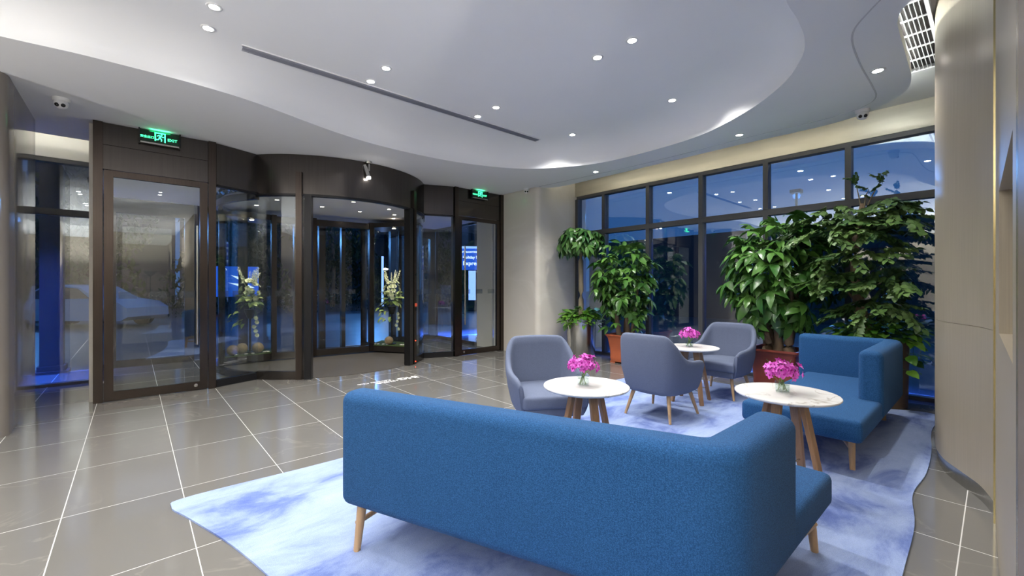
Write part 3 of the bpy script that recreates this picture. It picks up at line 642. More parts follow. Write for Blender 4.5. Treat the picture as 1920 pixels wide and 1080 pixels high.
# ------------------------------------------------------------------ upholstery helpers
def sweep_pad(bm, pts, thick, z0, z1, rad, end0=True, end1=True, nj=None):
    """upholstered upright panel following a plan polyline (centre line); ends rounded unless joined"""
    P = [Vector(p) for p in pts]; h = z1-z0; rings = []
    N = len(P)
    seg = [(P[i+1]-P[i]).normalized() for i in range(N-1)]
    def ring(p, n, inset):
        sec = rrect(thick-2*inset, h-2*inset, max(rad-inset, .004), 5)
        return [bm.verts.new((p.x+n.x*a, p.y+n.y*a, (z0+z1)/2+b)) for a, b in sec]
    r = .045
    steps = [(r*(1-math.cos(t)), r*(1-math.sin(t))) for t in (0, R(25), R(50), R(75))]
    for i, p in enumerate(P):
        if i == 0: d = seg[0]; n = Vector((-d.y, d.x))
        elif i == N-1: d = seg[-1]; n = Vector((-d.y, d.x))
        else:
            n1 = Vector((-seg[i-1].y, seg[i-1].x)); n2 = Vector((-seg[i].y, seg[i].x)); n = (n1+n2).normalized(); n = n/max(.3, n.dot(n1))
        if nj is not None and ((i == 0 and not end0) or (i == N-1 and not end1)): n = nj if nj.dot(n) > 0 else -nj
        if i == 0 and end0:
            for along, ins in steps: rings.append(ring(p+seg[0]*along, n, ins))
            rings.append(ring(p+seg[0]*r, n, 0))
        elif i == N-1 and end1:
            rings.append(ring(p-seg[-1]*r, n, 0))
            for along, ins in steps[::-1]: rings.append(ring(p-seg[-1]*along, n, ins))
        else: rings.append(ring(p, n, 0))
    m = len(rings[0])
    for a, b in zip(rings, rings[1:]):
        for i in range(m): bm.faces.new((a[i], a[(i+1) % m], b[(i+1) % m], b[i]))
    bm.faces.new(rings[0][::-1]); bm.faces.new(rings[-1])
def cushion(pts, z0, z1, bev):
    bm = bm_new(); add_prism(bm, pts, z0, z1)
    bmesh.ops.bevel(bm, geom=bm.edges[:], offset=bev, segments=4, affect='EDGES', profile=.5)
    return bm
def leg_tube(p_top, p_bot, r0, r1, n=10):
    bm = bm_new(); add_tube(bm, [p_top, p_bot], [r0, r1], n); return bm
def sub(p, q, t): return (p[0]+(q[0]-p[0])*t, p[1]+(q[1]-p[1])*t)
# near sofa: long back seen from behind, arm returning along +X, seat beyond
def sofa(label, back, corner, arm_end, seat, legs, stretch, zb=.26, zt=.85, th=.17):
    root = thing('sofa', label, 'sofa', (0, 0, 0))
    def offs(a, b, side, dist):
        d = Vector((b[0]-a[0], b[1]-a[1])).normalized(); return Vector((-d.y, d.x))*side*dist
    # centre lines: outer line shifted inward by th/2
    b0, c0, e0 = Vector(back), Vector(corner), Vector(arm_end)
    d1 = (c0-b0).normalized(); d2 = (e0-c0).normalized()
    cen = Vector((sum(p[0] for p in seat)/len(seat), sum(p[1] for p in seat)/len(seat)))
    n1 = Vector((-d1.y, d1.x)); n1 = n1 if n1.dot(cen-c0) > 0 else -n1
    n2 = Vector((-d2.y, d2.x)); n2 = n2 if n2.dot(cen-c0) > 0 else -n2
    # intersection of the two centre lines
    A = b0+n1*th/2; B = c0+n2*th/2
    den = d1.x*d2.y-d1.y*d2.x; t = ((B.x-A.x)*d2.y-(B.y-A.y)*d2.x)/den; K = A+d1*t
    E2 = e0+n2*th/2; f = .085
    arc = [(1-u)**2*(K-d1*f)+2*u*(1-u)*K+u*u*(K+d2*f) for u in [i/12 for i in range(13)]]
    nmid = n1+n2; nmid.normalize()
    def half(pts, first):
        bm = bm_new(); sweep_pad(bm, pts, th, zb, zt, .055, first, not first, nmid); return bm
    bk = obj('backrest', half([A]+arc[:7], True), 'blue_fabric', root, True, 50)
    ar = obj('armrest', half(arc[6:]+[E2], False), 'blue_fabric', root, True, 50)
    st = obj('seat', cushion(seat, .265, .43, .035), 'blue_fabric', root, True, 50)
    cx, cy = cen
    for (x, y) in legs:
        v = Vector((cx-x, cy-y)).normalized()*.03
        obj('leg', leg_tube((x+v.x, y+v.y, .28), (x, y, RZ), .026, .018), 'oak', root, True, 40)
    for i, j in stretch:
        p, q = legs[i], legs[j]; bm = bm_new(); add_tube(bm, [(p[0], p[1], .155), (q[0], q[1], .155)], .014, 10); obj('stretcher', bm, 'oak', root, True, 40)
    return root
sofa('blue fabric corner sofa in the foreground seen from behind', (.80, 2.26), (1.475, .555), (2.11, .555),
     [(1.56, .56), (2.72, .56), (2.72, 1.32), (1.62, 2.62), (.98, 2.33)], [(.88, 2.225), (2.67, .63), (1.62, .72), (2.66, 1.22), (1.56, 2.5)], [(0, 4), (2, 1)])
sofa('blue fabric corner sofa beside the curved metal wall facing the viewer', (5.92, 1.52), (5.92, .62), (4.66, .62),
     [(5.76, .63), (5.76, 1.44), (3.87, 1.44), (3.87, .63)], [(5.82, .77), (4.07, .72), (4.05, 1.35), (5.80, 1.40)], [(1, 3), (0, 2)], .27, .85, .17)

# ------------------------------------------------------------------ armchairs (local: faces +X)
def make_chair():
    root = link('armchair', None)
    half = [(.335, .335), (.20, .355), (.02, .362), (-.14, .355), (-.27, .33), (-.355, .265), (-.39, .13), (-.396, 0)]
    hz = [.575, .60, .615, .66, .785, .878, .892, .894]
    path = [(x, y, h) for (x, y), h in zip(half, hz)]; path = path+[(x, -y, h) for x, y, h in path[-2::-1]]
    P = catmull([Vector(p) for p in path], 5); n = len(P); th = .055; bm = bm_new(); rows = []
    for i, p in enumerate(P):
        a = P[max(i-1, 0)]; b = P[min(i+1, n-1)]; t = Vector((b.x-a.x, b.y-a.y, 0)).normalized(); out = Vector((t.y, -t.x, 0))
        if out.dot(Vector((p.x+.0, p.y, 0))) < 0: out = -out
        h = p.z; zb = .275; row = []
        s_end = max(0., 1-min(i, n-1-i)/4.)      # arm tips taper
        hh = h-.03*s_end**2; ttk = th*(1-.25*s_end)
        def at(f, o, z): return Vector((p.x*f, p.y*f, 0))+out*o+Vector((0, 0, z))
        lean = lambda z: .84+.16*min(1, (z-zb)/.30)
        for z, o in ((zb, -ttk*.6), (zb+.004, -.008), (zb+.04, 0), ((zb+hh)/2-.04, .004), (hh-.07, 0), (hh-.022, -.002), (hh-.004, -.014), (hh, -ttk/2), (hh-.004, -ttk+.012), (hh-.022, -ttk), (hh-.08, -ttk), (max(.40, (zb+hh)/2), -ttk), (.36, -ttk)):
            row.append(bm.verts.new(at(lean(z), o, z)))
        rows.append(row)
    for a, b in zip(rows, rows[1:]):
        m = len(a)
        for k in range(m): bm.faces.new((a[k], a[(k+1) % m], b[(k+1) % m], b[k]))
    bm.faces.new(rows[0]); bm.faces.new(rows[-1][::-1])
    obj('shell', bm, 'grey_fabric', root, True, 60)
    seatp = [(.33, .285), (.05, .30), (-.20, .275), (-.30, .18), (-.325, 0), (-.30, -.18), (-.20, -.275), (.05, -.30), (.33, -.285)]
    obj('seat_cushion', cushion(seatp, .335, .45, .03), 'grey_fabric', root, True, 60)
    basep = [(x*.93, y*.93) for x, y in seatp]
    obj('base', cushion(basep, .262, .345, .02), 'grey_fabric', root, True, 60)
    for sx, sy, bx, by in ((1, 1, .29, .27), (1, -1, .29, -.27), (-1, 1, -.29, .26), (-1, -1, -.29, -.26)):
        obj('leg', leg_tube((bx*.72, by*.76, .28), (bx, by, 0), .023, .013), 'oak', root, True, 40)
    return root
ch = make_chair()
spots = [((4.31, 2.42), 0., 'grey blue fabric armchair seen from behind between the two round tables'),
         ((2.86, 2.76), math.atan2(-.86, -.51), 'grey blue fabric armchair behind the near round table by the tiled floor'),
         ((5.70, 2.36), PI, 'grey blue fabric armchair by the window facing the viewer')]
for i, (p, a, lb) in enumerate(spots):
    o = ch if i == 0 else copy_tree(ch)
    o.location = (*p, RZ); o.rotation_euler = (0, 0, a); tag(o, lb, 'armchair', 'grey blue armchairs on the rug')

# ------------------------------------------------------------------ round tables
def make_table():
    root = link('round_table', None)
    bm = bm_new(); add_lathe(bm, [(.02, .624), (.285, .626), (.308, .634), (.315, .642), (.315, .648), (.312, .651), (.02, .651)], 64); obj('tabletop', bm, 'table_marble', root, True, 40)
    bm = bm_new(); add_lathe(bm, [(.13, .605), (.13, .625)], 24); obj('mount_plate', bm, 'black_metal', root)
    for k in range(4):
        a = R(45+90*k+10); ca, sa = math.cos(a), math.sin(a); bm = bm_new()
        rows = []
        for r, z, w_, d_ in ((.105, .615, .030, .018), (.17, .32, .027, .017), (.235, 0, .022, .015)):
            rows.append([bm.verts.new((r*ca+u*d_*ca-v*w_*sa, r*sa+u*d_*sa+v*w_*ca, z)) for u, v in ((-1, -1), (1, -1), (1, 1), (-1, 1))])
        for q, w_ in zip(rows, rows[1:]):
            for i in range(4): bm.faces.new((q[i], q[(i+1) % 4], w_[(i+1) % 4], w_[i]))
        bm.faces.new(rows[0][::-1]); bm.faces.new(rows[-1]); bmesh.ops.bevel(bm, geom=bm.edges[:], offset=.004, segments=1, affect='EDGES')
        obj('leg', bm, 'walnut', root)
    for k in range(2):
        a = R(55+90*k); bm = bm_new(); add_tube(bm, [(.20*math.cos(a), .20*math.sin(a), .15), (-.20*math.cos(a), -.20*math.sin(a), .15)], .006, 8); obj('cross_rod', bm, 'steel', root, True, 40)
    return root
tb = make_table()
tables = [((2.52, 2.02), 10, 'round white marble table in front of the left armchair'), ((3.38, .965), 25, 'round white marble table nearest the two blue sofas'), ((5.06, 2.45), 0, 'round white marble table between the two facing armchairs')]
for i, (p, a, lb) in enumerate(tables):
    o = tb if i == 0 else copy_tree(tb)
    o.location = (*p, RZ); o.rotation_euler = (0, 0, R(a)); tag(o, lb, 'table', 'round marble tables')
# ------------------------------------------------------------------ orchid vases
def petal(bm, ang_, L, W, tilt, curl=.2, n=3, mi=0):
    ca, sa = math.cos(ang_), math.sin(ang_); rows = []
    for i in range(n+1):
        t = i/n; w_ = W*math.sin(PI*min(.97, .12+.80*t)); r = L*t; z = r*math.sin(tilt)-curl*L*t*t; r *= math.cos(tilt)
        rows.append([bm.verts.new((r*ca-s*w_*sa, r*sa+s*w_*ca, z+abs(s)*w_*.25)) for s in (-1, 0, 1)])
    for a, b in zip(rows, rows[1:]):
        for k in range(2): f = bm.faces.new((a[k], a[k+1], b[k+1], b[k])); f.material_index = mi
def orchid_mesh():
    bm = bm_new()
    for k in range(5): petal(bm, R(90+72*k), .024, .0085 if k % 2 else .0065, R(25), .2, 3)
    petal(bm, R(270), .012, .006, R(60), -.3, 2, 1)
    return mesh_of(bm, 'flower', ['orchid', 'orchid_lip'], True)
FL = orchid_mesh()
def align(v, roll=0.): return (Matrix.Rotation(roll, 4, v) @ v.to_track_quat('Z', 'Y').to_matrix().to_4x4())
def orchid_vase(x, y, label, seed, s=1.0, lean=(0, 0)):
    rg = random.Random(seed); t = thing('orchid_vase', label, 'flower vase', (x, y, RZ+.651), rg.random()*6, 'glass vases of pink orchids on the tables')
    bm = bm_new(); add_lathe(bm, [(.036, .001), (.043, .004), (.046, .03), (.046, .078), (.0425, .078), (.0425, .03), (.04, .010), (.001, .009)], 24, cap=False); obj('glass_bowl', bm, 'glass_vase', t, True, 40)
    bm = bm_new(); add_lathe(bm, [(.041, .011), (.042, .03), (.042, .052)], 20); obj('water', bm, 'glass_vase', t, True, 40)
    for k in range(11):
        a = rg.random()*2*PI; r1 = .10*math.sqrt(rg.random()); b = Vector((-.028*math.cos(a), -.028*math.sin(a), .012)); tip = Vector((r1*math.cos(a)*1.1+lean[0], r1*math.sin(a)*1.1+lean[1], .13+.10*rg.random()))
        bm = bm_new(); add_tube(bm, [b, (b+tip)/2+Vector((0, 0, .02)), tip], [.0022, .002, .0015], 5); obj('stem', bm, 'stem', t)
    for k in range(80):
        u = rg.random()*2*PI; v = rg.uniform(-.35, 1); rr = (rg.random()**.4)
        d = Vector((math.sqrt(1-v*v)*math.cos(u), math.sqrt(1-v*v)*math.sin(u), v))
        p = Vector((d.x*.115*rr+lean[0], d.y*.115*rr+lean[1], .145+d.z*.085*rr))
        o = link('flower', FL, t); o.matrix_local = Matrix.Translation(p) @ align((d+Vector((rg.uniform(-.4, .4), rg.uniform(-.4, .4), .1))).normalized(), rg.random()*6) @ Matrix.Scale(s*rg.uniform(1.0, 1.45), 4)
orchid_vase(2.50, 2.03, 'small glass vase of pink orchids on the near left table', 3)
orchid_vase(3.38, .985, 'small glass vase of pink orchids on the table by the sofas', 5)
orchid_vase(5.04, 2.46, 'small glass vase of pink orchids on the table between armchairs', 9)

# ------------------------------------------------------------------ potted plants
def leaflet(bm, M, L, W, fold=.25, droop=.35, n=4, tip=1.6):
    rows = []
    for i in range(n+1):
        t = i/n; w_ = W*(math.sin(PI*t**.8)**.8 if 0 < t < 1 else (.06 if t == 0 else .0))
        p = (L*t, 0, -droop*L*t*t)
        if t == 1: rows.append([bm.verts.new(M @ Vector(p))]*3)
        else: rows.append([bm.verts.new(M @ Vector((p[0], s*w_, p[2]+abs(s)*w_*fold))) for s in (-1, 0, 1)])
    for a, b in zip(rows, rows[1:]):
        for k in range(2):
            vv = [a[k], a[k+1], b[k+1], b[k]]; u = []
            for q in vv:
                if q not in u: u.append(q)
            if len(u) > 2: bm.faces.new(u)
def palmate(L, W, count, droop, pet, m, seed):
    rg = random.Random(seed); bm = bm_new()
    add_tube(bm, [(0, 0, 0), (pet*.5, 0, pet*.12), (pet, 0, 0)], [.004, .003, .0025], 4)
    for k in range(count):
        a = R(-140+280*k/(count-1)); sc = 1-.28*abs(a)/R(140)+rg.uniform(-.08, .08)
        M = Matrix.Translation((pet, 0, 0)) @ Matrix.Rotation(a, 4, 'Z') @ Matrix.Rotation(R(rg.uniform(5, 25)), 4, 'Y') @ Matrix.Rotation(R(rg.uniform(-20, 20)), 4, 'X')
        leaflet(bm, M, L*sc, W*sc, .25, droop)
    return mesh_of(bm, 'leaf', m, True)
def frond(L, n, lw, ll, m, seed):
    rg = random.Random(seed); bm = bm_new(); add_tube(bm, [(0, 0, 0), (L*.5, 0, .02*L), (L, 0, -.10*L)], [.004, .003, .001], 4)
    for k in range(n):
        t = .15+.85*k/n; z = .02*L-.12*L*t*t
        for s in (-1, 1):
            M = Matrix.Translation((L*t, 0, z)) @ Matrix.Rotation(s*R(rg.uniform(45, 70)), 4, 'Z') @ Matrix.Rotation(R(rg.uniform(0, 25)), 4, 'Y') @ Matrix.Rotation(R(rg.uniform(-25, 25)), 4, 'X')
            leaflet(bm, M, ll*rg.uniform(.8, 1.15), lw, .2, .3, 3)
    leaflet(bm, Matrix.Translation((L, 0, -.1*L)), ll, lw, .2, .3, 3)
    return mesh_of(bm, 'leaf', m, True)
REACH = {}
def place_leaf(me, parent, p, d, rg, s=1.0, roll=.5):
    """leaf grows along local +X; d = direction away from the stem"""
    d = d.normalized(); up = Vector((0, 0, 1)); wp = parent.location+p
    name = me.name
    if name not in REACH: REACH[name] = max(v.co.x for v in me.vertices)
    q = REACH[name]*s+.03
    if parent.location.x > 6.2 and parent.location.y < 6.5:
        if wp.x+abs(d.x)*q > 7.13: d.x = -abs(d.x)
        if wp.y+d.y*q < .40 and wp.x > 4: d.y = abs(d.y)
        if wp.y+d.y*q > 5.98: d.y = -abs(d.y)
        if wp.x > 7.12: p = p-Vector((.2, 0, 0))
    y = up.cross(d)
    if y.length < .05: y = Vector((1, 0, 0))
    y.normalize(); z = d.cross(y)
    M = Matrix((d, y, z)).transposed().to_4x4()
    o = link('leaf', me, parent); o.matrix_local = Matrix.Translation(p) @ M @ Matrix.Rotation(rg.uniform(-roll, roll), 4, 'X') @ Matrix.Scale(s, 4)
    return o
def crown(root, meshes, c, rx, ry, rz, n, rg, droop=.5, bottom=-.6, smin=.8, smax=1.15, inner=.55):
    for k in range(n):
        u = rg.random()*2*PI; v = rg.uniform(bottom, 1); q = math.sqrt(max(0, 1-v*v)); rr = inner+(1-inner)*rg.random()**.6
        d = Vector((q*math.cos(u), q*math.sin(u), v)); p = Vector((c[0]+d.x*rx*rr, c[1]+d.y*ry*rr, c[2]+d.z*rz*rr))
        dd = Vector((d.x+rg.uniform(-.3, .3), d.y+rg.uniform(-.3, .3), d.z*.55-droop+rg.uniform(-.25, .25)))
        place_leaf(meshes[k % len(meshes)], root, p, dd, rg, rg.uniform(smin, smax))
def square_pot(root, w0, w1, h, m, ly=1.0):
    bm = bm_new(); rings = []
    prof = [(w0*.98, .03), (w0, .06), (w0*1.03, .10), (w0*1.01, .12), (w0*1.05, h*.5), (w1*.93, h*.86), (w1, h*.93), (w1*1.06, h*.955), (w1*1.06, h), (w1*.96, h), (w1*.93, h-.05)]
    for r, z in prof: rings.append([bm.verts.new((x, y*ly, z)) for x, y in rrect(2*r, 2*r, .05, 3)])
    m_ = len(rings[0])
    for a, b in zip(rings, rings[1:]):
        for i in range(m_): bm.faces.new((a[i], a[(i+1) % m_], b[(i+1) % m_], b[i]))
    bm.faces.new(rings[0][::-1]); obj('pot', bm, m, root, True, 35)
    bm = bm_new(); add_prism(bm, [(x, y*ly) for x, y in rrect(1.86*w1, 1.86*w1, .04, 3)], h-.07, h-.05); obj('soil', bm, 'soil', root)
    for sx in (-1, 1):
        for sy in (-1, 1): bm = bm_new(); add_box(bm, sx*w0*.7-.05, sx*w0*.7+.05, sy*ly*w0*.7-.05, sy*ly*w0*.7+.05, 0, .035); obj('pot_foot', bm, m, root)
def trunk(root, pts, r, m): bm = bm_new(); add_tube(bm, catmull([Vector(p) for p in pts], 4), [r[0]+(r[1]-r[0])*i/((len(pts)-1)*4) for i in range((len(pts)-1)*4+1)], 10); return obj('trunk', bm, m, root, True)
def vine_leaf(L, m):
    bm = bm_new(); add_tube(bm, [(0, 0, 0), (.03, 0, .012), (.05, 0, 0)], .0018, 4); leaflet(bm, Matrix.Translation((.05, 0, 0)), L, L*.36, .2, .35, 4); return mesh_of(bm, 'leaf', m, True)
rg = random.Random(21)
PALM = [palmate(.15, .030, 7, .45, .10, 'leaf_dark', 1), palmate(.17, .033, 6, .55, .12, 'leaf_dark', 2)]
PACH = [palmate(.17, .040, 6, .30, .12, 'leaf_palm', 3), palmate(.20, .046, 5, .40, .14, 'leaf_palm', 4), palmate(.15, .038, 6, .35, .10, 'leaf_palm', 5)]
PACB = [palmate(.21, .046, 6, .38, .14, 'leaf_palm', 13), palmate(.23, .050, 5, .45, .15, 'leaf_palm', 14), palmate(.18, .042, 6, .35, .12, 'leaf_palm', 15)]
FRON = [frond(.27, 8, .027, .074, 'leaf_layer', 6), frond(.33, 9, .028, .076, 'leaf_layer', 7), frond(.22, 6, .029, .076, 'leaf_layer', 8)]
VINE = [vine_leaf(.10, 'leaf_vine'), vine_leaf(.13, 'leaf_vine')]
def vines(label, x, y, z, r, n, trail, group):
    t = thing('trailing_vine', label, 'plant', (x, y, z), 0, group)
    for k in range(n):
        a = rg.random()*2*PI; q = math.sqrt(rg.random())*r*1.08; edge = q/r
        p = Vector((q*math.cos(a), q*math.sin(a), .0+.22*(1-edge*.6)*rg.random()))
        if edge > .85 and rg.random() < .5: p = Vector(((r+.04)*math.cos(a), (r+.04)*math.sin(a), -trail*rg.random()))
        place_leaf(VINE[k % 2], t, p, Vector((math.cos(a)+rg.uniform(-.8, .8), math.sin(a)+rg.uniform(-.8, .8), rg.uniform(-.2, .7)-max(0, edge-.7))), rg, rg.uniform(.8, 1.2))
    for k in range(10):
        a = 2*PI*k/10+rg.random()*.4; bm = bm_new(); add_tube(bm, [(.3*r*math.cos(a), .3*r*math.sin(a), 0), (.8*r*math.cos(a), .8*r*math.sin(a), .08), ((r+.03)*math.cos(a), (r+.03)*math.sin(a), .01), ((r+.035)*math.cos(a), (r+.035)*math.sin(a), -trail*.7)], .0025, 4); obj('stem', bm, 'stem', t)
# tall tree in steel planter
t = thing('potted_tree', 'tall slim tree with drooping round crown in a brushed steel planter', 'potted tree', (6.66, 5.46, 0))
bm = bm_new(); add_lathe(bm, [(.265, 0), (.27, .01), (.285, .74), (.285, .765), (.265, .765), (.262, .70)], 40, cap=False); obj('planter', bm, 'steel', t, True, 40)
bm = bm_new(); add_lathe(bm, [(.264, .69), (.264, .71)], 24); obj('soil', bm, 'soil', t)
trunk(t, [(0, 0, .68), (.01, .01, 1.3), (-.01, 0, 1.9), (0, 0, 2.3)], (.055, .045), 'trunk_green')
crown(t, PALM, (0, 0, 2.30), .34, .34, .26, 230, rg, .70, -.5, .9, 1.25, .25)
vines('low leafy groundcover in the steel planter by the stone pier', 6.66, 5.46, .76, .28, 290, .10, 'groundcover in the planters')
# bushy plant in terracotta pot
t = thing('potted_tree', 'bushy money tree with several trunks in an orange terracotta pot', 'potted tree', (6.74, 4.50, 0))
square_pot(t, .20, .255, .52, 'terracotta')
for dx, dy, tx, ty in ((-.10, .05, -.22, .10), (.02, -.05, .0, .0), (.10, .06, .16, .05), (.06, -.10, .18, -.16), (-.04, .10, -.1, .2)):
    trunk(t, [(dx, dy, .46), ((dx+tx)/2, (dy+ty)/2, .9), (tx, ty, 1.5)], (.05, .022), 'trunk_brown')
crown(t, PACH, (-.03, 0, 1.52), .45, .45, .66, 262, rg, .25, -.95, .8, 1.15, .35)
for k in range(26): a = rg.random()*6.3; place_leaf(PACH[k % 3], t, Vector((.22*math.cos(a), .22*math.sin(a), rg.uniform(.62, 1.0))), Vector((math.cos(a), math.sin(a), .1)), rg, .9)
# pachira in dark red pot
t = thing('potted_tree', 'large money tree with broad glossy leaves in a dark red pot', 'potted tree', (6.62, 1.98, 0))
square_pot(t, .24, .30, .55, 'red_brown', 1.0)
for dx, dy, tx, ty in ((-.14, .10, -.2, .18), (-.04, -.02, -.05, .02), (.06, .10, .05, .2), (.10, -.12, .12, -.2), (-.08, -.16, -.16, -.2)):
    trunk(t, [(dx, dy, .48), (dx*.9, dy*.9, .62), ((dx+tx)/2, (dy+ty)/2, .95), (tx, ty, 1.5)], (.075, .022), 'trunk_brown')
crown(t, PACB, (-.02, .02, 1.60), .44, .48, .70, 284, rg, .25, -.97, .8, 1.15, .4)
for k in range(14): a = rg.random()*6.3; place_leaf(PACB[k % 3], t, Vector((.2*math.cos(a), .2*math.sin(a), rg.uniform(.75, 1.05))), Vector((math.cos(a), math.sin(a), .1)), rg, .85)
# layered tree in brown planter
t = thing('potted_tree', 'spreading layered tree with small leaves in a round brown planter beside the blue sofa', 'potted tree', (6.70, .96, 0))
bm = bm_new(); add_lathe(bm, [(.285, 0), (.285, .01), (.30, .74), (.30, .77), (.28, .77), (.278, .70)], 40, cap=False); obj('planter', bm, 'wood_planter', t, True, 40)
bm = bm_new(); add_lathe(bm, [(.28, .69), (.28, .71)], 24); obj('soil', bm, 'soil', t)
trunk(t, [(0, .05, .68), (-.05, .14, 1.1), (-.08, .18, 1.5), (-.08, .18, 1.95), (-.02, .12, 2.4)], (.075, .03), 'trunk_brown')
def pad(cx, cy, cz, rx, ry, rz, n):
    for k in range(n):
        a = rg.random()*2*PI; q = math.sqrt(rg.random()); zz = rz*(1-q*q)*rg.uniform(.3, 1)-rz*.3*q
        p = Vector((cx+q*rx*math.cos(a), cy+q*ry*math.sin(a), cz+zz))
        if p.y < -.36: p.y = -.36+rg.random()*.3; a = rg.uniform(-.3, PI+.3)
        if p.x > .22: continue
        place_leaf(FRON[k % 3], t, p, Vector((math.cos(a)+rg.uniform(-.5, .5), math.sin(a)+rg.uniform(-.5, .5), -.25+rg.uniform(-.3, .35))), rg, rg.uniform(.8, 1.15))
def branch(*pts): bm = bm_new(); add_tube(bm, [Vector(p) for p in pts], [.018, .012, .006], 6); obj('branch', bm, 'trunk_brown', t, True)
for (cx, cy, cz, rx, ry, rz, n) in ((-.22, .40, 2.08, .42, .50, .40, 88), (-.15, -.12, 2.12, .38, .40, .36, 70), (-.30, .12, 1.74, .26, .38, .14, 24), (-.15, -.14, 1.46, .34, .32, .20, 40), (-.22, .40, 1.44, .28, .34, .18, 32), (-.22, -.06, 1.13, .34, .38, .18, 40)):
    branch((-.06, .16, cz-.25), ((cx-.06)/2, (cy+.16)/2, cz-.08), (cx, cy, cz+.04)); pad(cx, cy, cz, rx, ry, rz, n)
for dx, dy, z1 in ((-.02, .20, 2.72), (.0, -.06, 2.70), (-.1, .05, 2.55)):
    bm = bm_new(); add_tube(bm, [(-.03, .12, 2.25), ((dx-.03)/2, (dy+.12)/2, 2.5), (dx, dy, z1)], [.01, .007, .003], 5); obj('branch', bm, 'trunk_green', t)
    for k in range(3): place_leaf(FRON[2], t, Vector((dx, dy, z1-.04*k)), Vector((rg.uniform(-1, 1), rg.uniform(-1, 1), .5)), rg, .6)
vines('trailing pothos spilling over the brown planter behind the blue sofa', 6.70, .96, .79, .36, 300, .34, 'groundcover in the planters')

# ------------------------------------------------------------------ flower displays inside the revolving door
BUD = []
bm = bm_new(); leaflet(bm, Matrix.Identity(4), .13, .04, .3, .5, 4); BUD.append(mesh_of(bm, 'leaf', 'leaf_bouquet', True))
bm = bm_new()
for k in range(6): petal(bm, R(60*k), .06, .024, R(35), .2, 3)
for k in range(5): petal(bm, R(72*k+20), .04, .018, R(60), .1, 3)
BLOOM = mesh_of(bm, 'bloom', 'petal_white', True)
bm = bm_new(); add_tube(bm, [(0, 0, 0), (.16, 0, .0), (.32, 0, .02)], [.003, .003, .001], 4)
for k in range(26):
    M = Matrix.Translation((.06+.01*k, 0, 0)) @ Matrix.Rotation(k*2.4, 4, 'X') @ Matrix.Rotation(R(-60), 4, 'Y'); leaflet(bm, M, .035*(1.25-k/26), .012, .3, .3, 2)
SPIKE = mesh_of(bm, 'flower_spike', 'petal_white', True)
def display(x, y, label, seed):
    rg2 = random.Random(seed); t = thing('flower_display', label, 'flower arrangement', (x, y, .166), 0, 'white flower displays inside the revolving door')
    bm = bm_new(); add_lathe(bm, [(.10, 0), (.10, .012), (.018, .02), (.018, .62), (.05, .64), (.095, .78), (.10, .80), (.09, .80)], 20); obj('stand', bm, 'black_metal', t, True, 35)
    for k in range(46):
        a = rg2.random()*6.28; v = rg2.uniform(-.3, 1); d = Vector((math.cos(a), math.sin(a), v)); o = place_leaf(BUD[0], t, Vector((.12*d.x, .12*d.y, .92+.14*v)), d, rg2, rg2.uniform(.8, 1.3))
    for k in range(24):
        a = rg2.random()*6.28; v = rg2.uniform(-.2, 1); d = Vector((math.cos(a)*.8, math.sin(a)*.8, v)).normalized(); o = link('bloom', BLOOM, t); o.matrix_local = Matrix.Translation(Vector((.16*d.x, .16*d.y, 1.05+.30*v))) @ align(d, 0) @ Matrix.Scale(rg2.uniform(.8, 1.25), 4)
    for k in range(10):
        a = rg2.random()*6.28; o = place_leaf(SPIKE, t, Vector((.07*math.cos(a), .07*math.sin(a), 1.22)), Vector((.4*math.cos(a), .4*math.sin(a), 1)), rg2, rg2.uniform(.8, 1.35)); o.name = 'flower_spike'
    for k in range(18):
        a = R(200)+rg2.uniform(-.5, .5); o = place_leaf(BUD[0], t, Vector((.22*math.cos(a)+rg2.uniform(-.08, .08), .22*math.sin(a)+rg2.uniform(-.08, .08), rg2.uniform(.50, .78))), Vector((math.cos(a), math.sin(a), rg2.uniform(-.6, .6))), rg2, .8)
    for k in range(5): o = link('bloom', BLOOM, t); o.matrix_local = Matrix.Translation(Vector((.06+rg2.uniform(-.05, .1), -.12, .32+.08*k))) @ align(Vector((.2, -1, .2)).normalized(), 0) @ Matrix.Scale(.8, 4)
    bm = bm_new(); add_tube(bm, [(.05, -.05, .8), (.1, -.13, .62), (.06, -.12, .32)], [.004, .003, .002], 5); obj('stem', bm, 'stem', t)
display(1.62, 9.16, 'tall white flower arrangement in the left glass case of the revolving door', 31)
display(4.12, 8.52, 'tall white flower arrangement in the right glass case of the revolving door', 32)
bm = bm_new(); bmesh.ops.create_icosphere(bm, subdivisions=2, radius=.095)
for v in bm.verts: v.co *= 1+.06*noise.noise(v.co*30)
WB = mesh_of(bm, 'wicker_ball', 'wicker', True)
for x, y, s, lb in ((1.32, 8.98, 1., 'wicker ball at the far left of the left flower case'), (1.48, 9.10, 1.05, 'wicker ball in the middle of the left flower case'), (1.72, 9.02, 1.05, 'wicker ball at the right of the left flower case'), (4.02, 8.45, .95, 'wicker ball on the moss of the right flower case')):
    o = link('wicker_ball', WB, None, (x, y, .165+.092*s)); o.scale = (s, s, s); tag(o, lb, 'ball', 'wicker balls in the flower cases')
bm = bm_new(); bmesh.ops.create_icosphere(bm, subdivisions=1, radius=.028); PB = mesh_of(bm, 'pebble', 'pebble', True)
for pts, nm in (([(1.36, 8.90), (1.52, 8.93), (1.62, 8.92), (1.82, 8.98), (1.88, 8.97), (1.86, 9.02)], 'left'), ([(3.82, 8.68), (3.86, 8.62), (3.93, 8.52), (3.98, 8.44), (4.16, 8.18), (4.2, 8.15)], 'right')):
    for x, y in pts: o = link('pebble', PB, None, (x, y, .178)); o.scale = (1.2, 1, .5); tag(o, 'small white pebble on the moss of the %s flower case' % nm, 'pebble', 'white pebbles in the flower cases')

